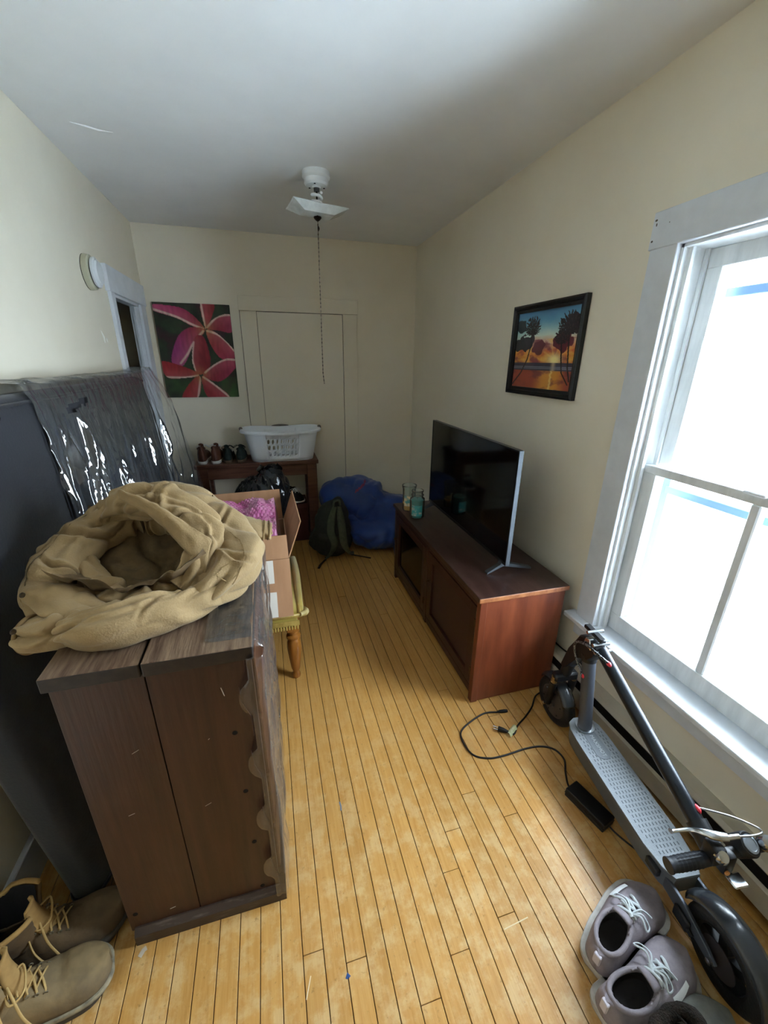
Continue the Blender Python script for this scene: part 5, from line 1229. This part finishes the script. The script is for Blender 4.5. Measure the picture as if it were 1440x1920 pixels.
_a = Vector((0.072, 0.112, 0.330)); _d = Vector((0.22, -0.45, 0.86)).normalized()
bm = BM(); lathe(bm, [(0.026, 0.0), (0.028, 0.045), (0.025, 0.050), (0.001, 0.050)], 28, M=look(tuple(_a), tuple(_a+_d))); th_ = sp('throttle_unit', bm, M_sck, hb)
_e = _a+_d*0.050
bm = BM(); lathe(bm, [(0.020, 0.0), (0.020, 0.002), (0.015, 0.003), (0.014, 0.0015), (0.001, 0.0015)], 28, M=look(tuple(_e), tuple(_e+_d))); sp('throttle_dial', bm, mat('dial_silver', '8b939b', 0.35, metal=0.4), hb)
bm = BM(); lathe(bm, [(0.018, 0), (0.020, 0.01), (0.014, 0.022), (0.001, 0.024)], 20, M=look((0.125, 0.090, 0.362), (0.12, 0.0, 0.60))); sp('bell_dome', bm, M_chr, hb)
# rear arms, kickstand
for sx in (-1, 1):
    bm = BM(); prism(bm, [(0.16, 0.105), (0.16, 0.150), (0.09, 0.150), (0.015, 0.125), (-0.012, 0.108), (0.0, 0.090), (0.04, 0.098)], 'x', sx*0.040-0.005, sx*0.040+0.005, 0.002); ra = sp('rear_arm', bm, M_scg)
    bm = BM(); lathe(bm, [(0.008, 0), (0.008, 0.008), (0.003, 0.010)], 10, M=look((sx*0.045, 0, 0.108), (sx*1.0, 0, 0.108))); sp('axle_nut', bm, M_chr, ra)
bm = BM(); box(bm, -0.056, -0.046, 0.060, 0.110, 0.090, 0.130, 0.004); tube(bm, [(-0.050, 0.10, 0.120), (-0.050, 0.05, 0.100)], 0.006, seg=8); sp('brake_caliper', bm, M_sck)
bm = BM(); tube(bm, [(-0.030, 0.33, 0.094), (-0.030, 0.26, 0.088), (-0.030, 0.19, 0.086)], 0.006, seg=10, n=12); ks = sp('kickstand', bm, M_sck)
bm = BM(); box(bm, -0.068, -0.050, 0.165, 0.21, 0.135, 0.160, 0.004); sp('charge_port', bm, M_sck, dk)

# ---------------------------------------------------------------- charger brick and leads
M_blk = mat('black_rubber', '0f1012', 0.5)
t = thing('power_adapter', 'black power adapter brick with its lead on the floor beside the scooter', 'power adapter', (0.985, 0.765, 0))
Mb = Matrix.Translation((0.985, 0.765, 0.0)) @ Matrix.Rotation(math.radians(14.5), 4, 'Z')
bm = BM(); box(bm, -0.031, 0.031, -0.076, 0.076, 0.0015, 0.038, 0.004, 2, M=Mb); ab = obj('adapter_case', bm, mat('adapter_plastic', '0c0d10', 0.4), t)
bm = BM(); box(bm, -0.0315, 0.0315, -0.0765, 0.0765, 0.018, 0.0195, 0.0, M=Mb); obj('case_seam', bm, M_blk, ab)
c3 = [(0.965, 0.842, 0.016), (0.975, 0.865, 0.010), (1.000, 0.905, 0.004), (1.030, 0.951, 0.004), (1.022, 0.998, 0.004), (0.978, 1.026, 0.004), (0.908, 1.034, 0.004), (0.806, 1.029, 0.004), (0.737, 1.035, 0.004), (0.683, 1.069, 0.004), (0.674, 1.149, 0.004), (0.709, 1.195, 0.004), (0.823, 1.239, 0.004), (0.895, 1.230, 0.005)]
bm = BM(); tube(bm, c3, 0.0036, seg=8, n=120); obj('lead', bm, M_blk, t, smooth=60)
bm = BM(); tube(bm, [(0.890, 1.231, 0.006), (0.905, 1.229, 0.007), (0.925, 1.226, 0.007), (0.938, 1.224, 0.007)], [0.004, 0.007, 0.0075, 0.006], seg=10); obj('connector', bm, M_blk, t, smooth=60)
bm = BM(); tube(bm, [(1.006, 0.690, 0.014), (1.02, 0.66, 0.006), (1.05, 0.60, 0.005), (1.09, 0.55, 0.005)], 0.003, seg=8, n=20); obj('output_lead', bm, M_blk, t, smooth=60)
t = thing('mains_cable', 'black two-pin power cord with a pale tag near the scooter front wheel', 'cable', (0.9, 1.12, 0))
bm = BM(); tube(bm, [(0.875, 1.124, 0.008), (0.90, 1.108, 0.005), (0.939, 1.142, 0.004), (1.001, 1.176, 0.004), (1.06, 1.215, 0.005), (1.12, 1.27, 0.005), (1.19, 1.29, 0.005)], 0.0036, seg=8, n=40); obj('cord', bm, M_blk, t, smooth=60)
bm = BM(); tube(bm, [(0.880, 1.121, 0.009), (0.862, 1.133, 0.011), (0.845, 1.146, 0.011)], [0.005, 0.010, 0.0115], seg=10); pg = obj('plug', bm, M_blk, t, smooth=60)
for d in (-0.0055, 0.0055):
    bm = BM(); tube(bm, [(0.845+d*0.5, 1.146+d, 0.011), (0.828+d*0.5, 1.158+d, 0.012)], 0.0022, seg=6); obj('pin', bm, M_chr, pg)
bm = BM(); grid(bm, lambda u, v: (0.878+0.050*u-0.006*v, 1.096+0.030*u+0.024*v*(1 if True else 0), 0.006+0.010*math.sin(v*PI)), 6, 6); o = obj('paper_tag', bm, mat('tag_paper', 'd7d6b4', 0.7, col2='b9c08a', scale=60), t, smooth=180)
# ================================================================ tan work boots by the dresser
def boot(name, label, loc, rz, upper, solem, welt, lacem, lining, flip=1, seed=0, open_l=0.0, group=None):
    t = thing(name, label, 'boot', loc, (0, 0, rz), group); L, W, sole = 0.305, 0.112, 0.030
    def wid(s):
        base = 0.33+0.08*smooth01(0, 0.35, s)+0.12*smooth01(0.35, 0.74, s); e = min(1.0, s/0.10); e2 = min(1.0, (1-s)/0.22)
        return W*base*math.sqrt(max(0.0, 1-(1-e)**2))**0.9*math.sqrt(max(0.0, 1-(1-e2)**2))**0.85
    def bend(s): return flip*0.008*math.sin(s*PI*1.1)
    m_ = 48; outl = []
    for i in range(m_//2): s = 0.003+0.994*(0.5-0.5*math.cos(PI*i/(m_//2-1))); outl.append((s*L-L/2, bend(s)+wid(s)+0.005))
    for i in range(m_//2): s = 0.997-0.994*(0.5-0.5*math.cos(PI*i/(m_//2-1))); outl.append((s*L-L/2, bend(s)-wid(s)-0.005))
    bm = BM(); loft(bm, [[(x*k, y*k, z+(0.012 if z < 0.02 else 0)*smooth01(0.30, 0.5, x/L)) for x, y in outl] for z, k in ((0, 0.97), (0.004, 0.99), (0.016, 1.0), (0.020, 1.0))]); so = obj('sole', bm, solem, t, local=True, smooth=40)
    bm = BM(); loft(bm, [[(x*k, y*k, z) for x, y in outl] for z, k in ((0.019, 1.0), (0.021, 1.025), (0.025, 1.03), (0.028, 1.025), (0.031, 1.0))]); obj('welt', bm, welt, t, local=True, smooth=40)
    # foot part
    def top(s):
        return sole+0.118*(1-smooth01(0.30, 0.70, s))+0.060*smooth01(0.30, 0.70, s)*(1-0.22*smooth01(0.78, 1.0, s))
    bm = BM(); n = 44; seg = 34; rings = []
    for i in range(n):
        s = 0.5-0.5*math.cos(PI*(i+0.35)/(n-0.3)); w, h = wid(s), top(s)-sole; ring = []
        for j in range(seg+1):
            a = PI*j/seg; ca, sa = math.cos(a), math.sin(a)
            yy = math.copysign(abs(ca)**0.75, ca)*w*(1-0.22*sa**1.5*(1-smooth01(0.3, 0.6, s)))
            zz = sole-0.002+h*sa**(0.60 if s < 0.5 else 0.60+0.14*smooth01(0.5, 0.8, s))
            # creases across the vamp and general wear
            cr_ = 0.0035*ridge(s*46+2*nz(s*6, a*2, seed))*smooth01(0.48, 0.56, s)*(1-smooth01(0.70, 0.78, s))*sa
            ring.append((s*L-L/2, bend(s)+yy*(1+0.03*nz(s*8, a*2, seed+3)), zz+cr_+0.003*nz(s*14, a*3, seed)*sa))
        rings.append(ring)
    V = [[bm.verts.new(p) for p in r] for r in rings]
    for i in range(n-1):
        for j in range(seg):
            c = (V[i][j].co+V[i+1][j+1].co)/2; s = (c.x+L/2)/L
            if ((s-0.24)/0.19)**2+((c.y-bend(s))/(W*0.30))**2 < 1 and c.z > sole+0.085: continue
            bm.faces.new([V[i][j], V[i+1][j], V[i+1][j+1], V[i][j+1]])
    bm.faces.new([V[0][j] for j in range(seg+1)])
    bmesh.ops.delete(bm, geom=[v for v in bm.verts if not v.link_faces], context='VERTS')
    up = obj('upper', bm, upper, t, local=True, smooth=180); mod(up, 'SOLIDIFY', thickness=0.004, offset=-1)
    # shaft: open at the front, flaring
    bm = BM()
    def shaft(u, v):
        a = (0.10+0.80*u)*2*PI; fl = 1+0.10*v+open_l*v*(1 if math.cos(a) > 0 else 0.2)
        rx, ry = 0.062*fl, 0.041*fl*(1+open_l*0.8*v)
        x = 0.24*L-L/2+rx*math.cos(a)*(1+0.08*v)-0.012*v; y = bend(0.24)+ry*math.sin(a)
        z = sole+0.070+0.105*v+0.012*v*math.cos(a)+0.004*nz(u*8, v*4, seed)
        return (x+0.004*nz(u*9, v*5, seed+2), y+0.004*nz(u*9, v*5, seed+5), z)
    grid(bm, shaft, 46, 14); sh = obj('shaft', bm, upper, t, local=True, smooth=180); mod(sh, 'SOLIDIFY', thickness=0.006, offset=0)
    bm = BM(); tube(bm, [shaft(i/30, 1.0) for i in range(31)], 0.0062, seg=8); obj('padded_collar', bm, lining, sh, local=True, smooth=180)
    bm = BM()
    def lin_(u, v):
        p = Vector(shaft(u, v)); c = Vector((0.24*L-L/2-0.012*v, bend(0.24), p.z)); return tuple(c+(p-c)*0.88)
    grid(bm, lin_, 40, 8); obj('lining', bm, mat('boot_lining', '191a1f', 0.9), sh, local=True, smooth=180)
    # tongue standing up
    bm = BM()
    def tng(u, v):
        x0 = 0.44*L-L/2; w = 0.021*(1-0.1*u)+0.007*math.sin(u*PI)
        x = x0+0.030*(1-u)**2-0.012*u+0.016*u*u; z = sole+0.080+0.115*u-0.03*(1-u)*abs(v-0.5)
        return (x-0.014*(2*(v-0.5))**2, bend(0.4)+(v-0.5)*2*w+0.012*u*flip, z+0.012*u*(1-(2*(v-0.5))**2))
    grid(bm, tng, 16, 11); o = obj('tongue', bm, lining, t, local=True, smooth=180); mod(o, 'SOLIDIFY', thickness=0.006, offset=0)
    # laces, eyelets and trailing ends
    for q in range(5):
        f = q/4; s = 0.60-0.19*f; z = top(s)+0.004+0.012*f; hw = 0.026+0.004*f; x = s*L-L/2
        for sg in (-1, 1):
            bm = BM(); tube(bm, [(x, bend(s)-sg*hw, z-0.010), (x-0.004, bend(s)-sg*hw*0.3, z+0.003), (x-0.014, bend(s)+sg*hw*0.6, z+0.006), (x-0.020, bend(s)+sg*hw, z-0.002)], 0.0024, seg=6, n=12); obj('lace', bm, lacem, t, local=True, smooth=60)
            bm = BM(); tube(bm, [(x+0.004*math.cos(a), bend(s)-sg*(hw+0.004), z-0.010+0.004*math.sin(a)) for a in [2*PI*i/8 for i in range(8)]], 0.0012, seg=5, closed=True); obj('eyelet', bm, mat('eyelet', '8d8672', 0.4, metal=0.7), t, local=True)
    xk = 0.40*L-L/2
    for pts in ([(xk, 0.0, 0.168), (xk+0.015, -0.030, 0.160), (xk+0.028, -0.058, 0.115), (xk+0.045, -0.070, 0.055), (xk+0.060, -0.088, 0.012)], [(xk, 0.0, 0.168), (xk-0.010, -0.030, 0.165), (xk-0.004, -0.058, 0.110), (xk+0.010, -0.066, 0.060)], [(xk+0.005, 0.0, 0.166), (xk+0.03, 0.02, 0.165), (xk+0.035, -0.025, 0.150), (xk+0.010, -0.040, 0.150), (xk, 0.0, 0.168)]):
        bm = BM(); tube(bm, pts, 0.0026, seg=6, n=26); obj('lace_end', bm, lacem, t, local=True, smooth=60)
    # stitched panel line
    for sg in (-1, 1):
        pts = []
        for i in range(18):
            s = 0.62-0.35*i/17; w = wid(s); pts.append((s*L-L/2, bend(s)+sg*(w*0.93-0.004*i/17*0), sole+0.028+0.028*(i/17)**0.7))
        bm = BM(); tube(bm, pts, 0.0010, seg=4); obj('stitching', bm, solem, t, local=True)
    return t
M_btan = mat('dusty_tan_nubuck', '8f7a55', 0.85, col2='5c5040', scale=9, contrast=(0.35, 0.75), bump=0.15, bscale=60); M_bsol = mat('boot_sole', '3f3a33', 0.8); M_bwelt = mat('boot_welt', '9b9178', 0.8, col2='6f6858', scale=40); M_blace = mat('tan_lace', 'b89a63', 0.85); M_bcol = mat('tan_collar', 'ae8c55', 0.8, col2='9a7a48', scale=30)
M_btan_shade = mat('shaded_tan_nubuck', '6a563c', 0.85, col2='463a2c', scale=9, contrast=(0.35, 0.75), bump=0.15, bscale=60)  # same tan nubuck, shade on the rear boot put into its colour
boot('work_boot', 'dusty tan lace-up work boot nearest the camera at left', (-0.655, 0.712, 0), math.radians(17), M_btan, M_bsol, M_bwelt, M_blace, M_bcol, 1, 1, 0.15, 'tan work boots')
boot('work_boot', 'tan work boot behind the other boot, colour darkened as if in shade', (-0.655, 0.845, 0), math.radians(12), M_btan_shade, M_bsol, M_bsol, M_blace, M_bcol, -1, 6, 0.30, 'tan work boots')
# fur-lined shoe at the bottom edge
M_sue = mat('grey_suede', '7d7f78', 0.9, col2='6a6c66', scale=26, bump=0.2, bscale=160); M_fur = mat('brown_black_fur', '17130f', 0.95, col2='2c231b', scale=60, bump=0.8, bscale=260)
fs = shoe('fur_lined_shoe', 'grey suede shoe with a dark fur collar at the bottom edge', 'shoe', (0.790, 0.236, 0), 0.16, L=0.30, W=0.108, hh=0.125, th=0.055, sole=0.026, open_r=(0.27, 0.40), upper=M_sue, solem=M_bsol, lining=mat('black_fleece', '0b0a0a', 1.0), lacem=M_lcd, laces=False, collar=0.018, tongue=M_fur, seed=9)
pts = []
for q in range(36):
    a = 2*PI*q/36; s = 0.27+0.21*math.cos(a)
    pts.append((s*0.30-0.15, 0.010*math.sin(s*PI*1.1)+0.112*0.32*math.sin(a), 0.172-0.022*abs(math.sin(a))**2))
bm = BM(); tube(bm, pts, 0.014, seg=14, closed=True)
for v in bm.verts: v.co += Vector((nz(v.co.x*160, v.co.y*160, v.co.z*160), nz(v.co.x*160+9, v.co.y*160, v.co.z*160), nz(v.co.x*160, v.co.y*160+9, v.co.z*160)))*0.004
obj('fur_collar', bm, M_fur, fs, local=True, smooth=180)
bm = BM(); grid(bm, lambda u, v: (-0.148+0.030*u, -0.012+0.024*v, 0.110+0.070*math.sin(0.4+1.5*u)), 10, 4); o = obj('pull_strap', bm, mat('brown_strap', '4a3a30', 0.7), fs, local=True, smooth=180); mod(o, 'SOLIDIFY', thickness=0.004)

# ================================================================ tan work coat heaped on the dresser
M_duck = mat('tan_duck_canvas', '9c835c', 0.88, col2='806a47', scale=6, contrast=(0.25, 0.8), bump=0.22, bscale=230, sheen=0.1); M_duck2 = mat('tan_seam', '7c6440', 0.9); M_linb = mat('navy_quilt_lining', '0d1220', 0.5); M_lin_dim = mat('dimmed_brown_lining', '6d573a', 0.95, col2='54452f', scale=20, bump=0.2, bscale=100)
J = thing('work_coat', 'crumpled tan canvas work coat heaped on top of the dresser', 'coat', (-0.30, 1.08, DT))
def cloth(nm, pts, seed, n=110, seg=56, flat=0.85, amp=0.012, f1=26, tw=1.0, parent=J, m=None, caps=True, zfloor=DT+0.006, creases=14, big=0.5):
    """fat cloth roll along a path (x, y, z, radius): broad folds plus sharp pinched creases"""
    q = cr(pts, n); F = frames(q); rings = []; rg = random.Random(seed); Ls = [0.0]
    for i in range(1, n): Ls.append(Ls[-1]+(Vector(q[i][:3])-Vector(q[i-1][:3])).length)
    tot = Ls[-1]; rm = sum(x[3] for x in q)/n; CR = []
    for _ in range(creases):
        th = rg.choice((PI/2, PI/2, 0.5, -0.5, 1.0))+rg.uniform(-0.35, 0.35)
        CR.append((rg.uniform(0.03, 0.97)*tot, rg.uniform(-0.3, PI+0.3), math.cos(th), math.sin(th), rg.uniform(0.03, 0.075)*(1.4 if abs(math.sin(th)) > 0.8 else 1.2), rg.uniform(0.8, 2.0)*amp, rg.uniform(0.004, 0.010), rg.uniform(-9, 9)))
    for i, (P, T, S_, U) in enumerate(F):
        r = q[i][3]; l = Ls[i]; ring = []; near = [c for c in CR if abs(c[0]-l) < 0.13]
        for j in range(seg):
            a = 2*PI*j/seg; ca, sa = math.cos(a), math.sin(a); aa = a if a < 1.5*PI else a-2*PI
            n1 = nz(l*5.5+seed*3.1, ca*0.8, sa*0.8); n2 = nz(l*13, ca*1.5+seed, sa*1.5); n3 = nz(l*f1*0.55+1.5*n1+tw*ca, ca*0.55, sa*0.55+seed)
            d = amp*big*(abs(n1)*2.6-0.7)+amp*0.9*(abs(n3)*2.2-0.5)+amp*0.22*(abs(n2)*2-0.4)
            for l0, a0, cx, cy, ln, dp, w, curv in near:
                du, dv = l-l0, (aa-a0)*rm
                along, acr = du*cx+dv*cy, -du*cy+dv*cx
                acr += curv*along*along
                k = abs(along)/ln
                if k < 1.0:
                    tp = (1-k*k); x = abs(acr)
                    d += -dp*tp*math.exp(-x/w)+0.55*dp*tp*math.exp(-((x-2.4*w)/(1.6*w))**2)
            rr = r+d; p = P+S_*(rr*ca)+U*(rr*flat*sa)
            if p.z < zfloor and p.x > DX0-0.02: p.z = zfloor
            ring.append(tuple(p))
        rings.append(ring)
    bm = BM(); loft(bm, rings, caps, caps); return obj(nm, bm, m or M_duck, parent, smooth=180)
# the body of the coat folds round in a ring: right-hand bulk, back arch, left roll
cloth('coat_body', [(-0.235, 0.965, 0.935, 0.030), (-0.175, 0.985, 0.952, 0.050), (-0.125, 1.055, 0.968, 0.072), (-0.128, 1.150, 0.985, 0.080), (-0.190, 1.235, 1.030, 0.080), (-0.290, 1.290, 1.070, 0.082), (-0.400, 1.295, 1.075, 0.072), (-0.485, 1.225, 1.045, 0.062), (-0.530, 1.130, 1.010, 0.058), (-0.540, 1.040, 0.975, 0.056), (-0.480, 0.975, 0.950, 0.048), (-0.415, 0.950, 0.938, 0.030)], 1, n=300, seg=100, amp=0.013, f1=17, creases=20, big=0.9)
cloth('upper_fold', [(-0.46, 1.24, 1.095, 0.034), (-0.39, 1.225, 1.120, 0.048), (-0.305, 1.195, 1.120, 0.054), (-0.235, 1.145, 1.085, 0.052), (-0.195, 1.085, 1.040, 0.046), (-0.205, 1.03, 0.995, 0.038), (-0.25, 0.995, 0.960, 0.028)], 4, n=180, seg=84, amp=0.012, f1=18, creases=11, big=0.9)
cloth('sleeve', [(-0.170, 0.975, 0.940, 0.034), (-0.235, 0.930, 0.945, 0.045), (-0.310, 0.895, 0.950, 0.052), (-0.370, 0.875, 0.950, 0.055), (-0.425, 0.890, 0.942, 0.045), (-0.465, 0.920, 0.935, 0.036)], 7, n=160, seg=84, amp=0.010, f1=15, creases=9, flat=0.9)
cloth('sleeve', [(-0.420, 0.940, 0.930, 0.036), (-0.470, 0.925, 0.930, 0.044), (-0.515, 0.922, 0.928, 0.044), (-0.545, 0.930, 0.925, 0.042)], 11, n=90, seg=70, amp=0.008, f1=20, zfloor=0.88, creases=6)
cloth('inner_fold', [(-0.485, 1.12, 0.990, 0.034), (-0.435, 1.04, 0.950, 0.036), (-0.365, 1.00, 0.930, 0.034), (-0.300, 1.01, 0.930, 0.036), (-0.265, 1.07, 0.945, 0.034)], 13, n=110, seg=60, amp=0.012, f1=18, m=M_duck, creases=10)
# brown lining in the hollow, the shade of the canvas mixed into its colour
bm = BM(); grid(bm, lambda u, v: (-0.51+0.33*u, 0.97+0.30*v, DT+0.012+0.075*(abs(u-0.5)*2)**2+0.085*(abs(v-0.45)*2)**2+0.020*max(0, ridge(u*7+v*4+2*nz(u*4, v*4, 2)))+0.012*nz(u*8, v*8, 6)), 60, 60); obj('lining', bm, M_lin_dim, J, smooth=180)
# collar flap lying over the top fold
bm = BM()
def flap(u, v):
    a = cr([(-0.385, 1.150, 1.165), (-0.300, 1.100, 1.150), (-0.215, 1.055, 1.100), (-0.165, 1.045, 1.060)], 41)[int(round(u*40))]
    off = Vector((-0.020, -0.040, -0.075))*(v*(0.10+1.0*u**1.3))
    return (a[0]+off.x, a[1]+off.y+0.004*nz(u*9, v*3), a[2]+off.z+0.018*math.sin(v*PI)*(1-0.3*u)+0.004*nz(u*12, v*4, 3))
grid(bm, flap, 41, 14); o = obj('collar', bm, M_duck, J, smooth=180); mod(o, 'SOLIDIFY', thickness=0.006, offset=0)
# waist hem pointing to the carton, open end with navy lining
bm = BM(); q = cr([(-0.300, 1.370, 1.045, 0.050), (-0.210, 1.330, 1.025, 0.056), (-0.130, 1.305, 1.000, 0.056), (-0.070, 1.295, 0.982, 0.052), (-0.022, 1.295, 0.968, 0.046)], 50)
rings = []
for i, (P, T, S_, U) in enumerate(frames(q)):
    r = q[i][3]; rings.append([tuple(P+S_*((r+0.006*ridge(i*0.5+2*math.sin(2*PI*j/40)))*math.cos(2*PI*j/40))+U*((0.40*r+0.003*nz(i*0.2, j*0.3))*math.sin(2*PI*j/40))) for j in range(40)])
loft(bm, rings, True, False); hm = obj('hem', bm, M_duck, J, smooth=180); mod(hm, 'SOLIDIFY', thickness=0.005, offset=-1)
bm = BM(); loft(bm, [[tuple(Vector(p).lerp(Vector(q[i][:3]), 0.14)) for p in rings[i]] for i in range(28, 50)], True, False); obj('hem_lining', bm, M_linb, hm, smooth=180)
for off in (0.86, 0.94):
    i = int(off*49); bm = BM(); tube(bm, [tuple(Vector(p)+(Vector(p)-Vector(q[i][:3])).normalized()*0.003) for p in rings[i]], 0.0022, seg=5, closed=True); obj('stitched_seam', bm, M_duck2, hm)
cloth('pocket_fold', [(-0.330, 1.410, 1.020, 0.025), (-0.300, 1.375, 1.050, 0.032), (-0.255, 1.345, 1.062, 0.032), (-0.215, 1.325, 1.040, 0.025)], 17, n=50, amp=0.008, f1=40)
# cuffs, patch, seams and snaps
def ring_on(nm, c, nrm, rx, ry, r, m, parent=J):
    Mx = look(c, tuple(Vector(c)+Vector(nrm))); bm = BM(); tube(bm, [(rx*math.cos(2*PI*i/40), ry*math.sin(2*PI*i/40), 0) for i in range(40)], r, seg=6, closed=True, M=Mx); return obj(nm, bm, m, parent, smooth=180)
ring_on('cuff_band', (-0.543, 0.930, 0.925), (-1, 0.25, -0.15), 0.043, 0.037, 0.005, M_duck2)
for cx, cy, cz in ((-0.545, 0.985, 0.985), (-0.535, 0.905, 0.945)):
    bm = BM(); lathe(bm, [(0.006, 0), (0.006, 0.003), (0.001, 0.005)], 12, M=look((cx-0.004, cy-0.030, cz+0.025), (cx-0.2, cy-0.6, cz+0.5))); obj('snap', bm, mat('snap_bronze', '3a2c1c', 0.4, metal=0.7), J)

# stitched label patch and long seams on the right-hand bulk, drawn onto the cloth
def drape(nm, pts, r, m, parent, target, off=0.0015, n=30):
    bm = BM(); tube(bm, cr(pts, n), r, seg=5); o = obj(nm, bm, m, parent, smooth=180); mod(o, 'SHRINKWRAP', target=target, offset=off, wrap_method='NEAREST_SURFACEPOINT'); return o
BODY = bpy.data.objects['coat_body']
for a, b in (((-0.150, 0.965, 1.02), (-0.112, 0.985, 1.03)), ((-0.112, 0.985, 1.03), (-0.098, 0.970, 0.995)), ((-0.098, 0.970, 0.995), (-0.135, 0.950, 0.985)), ((-0.135, 0.950, 0.985), (-0.150, 0.965, 1.02))):
    drape('patch_stitching', [a, tuple((p+q)/2 for p, q in zip(a, b)), b], 0.0012, M_duck2, J, BODY)
drape('seam', [(-0.30, 1.22, 1.16), (-0.20, 1.17, 1.13), (-0.12, 1.10, 1.07), (-0.09, 1.02, 1.02), (-0.12, 0.96, 0.97)], 0.0018, M_duck2, J, BODY, n=60)
drape('seam', [(-0.52, 1.20, 1.12), (-0.57, 1.10, 1.06), (-0.59, 1.03, 1.00), (-0.57, 0.98, 0.95)], 0.0022, M_duck2, J, BODY, n=50)
drape('zip_tape', [(-0.50, 1.19, 1.13), (-0.55, 1.10, 1.08), (-0.575, 1.03, 1.02), (-0.55, 0.97, 0.97)], 0.0016, mat('zip_brass', '5c4a2c', 0.4, metal=0.6), J, BODY, n=50)
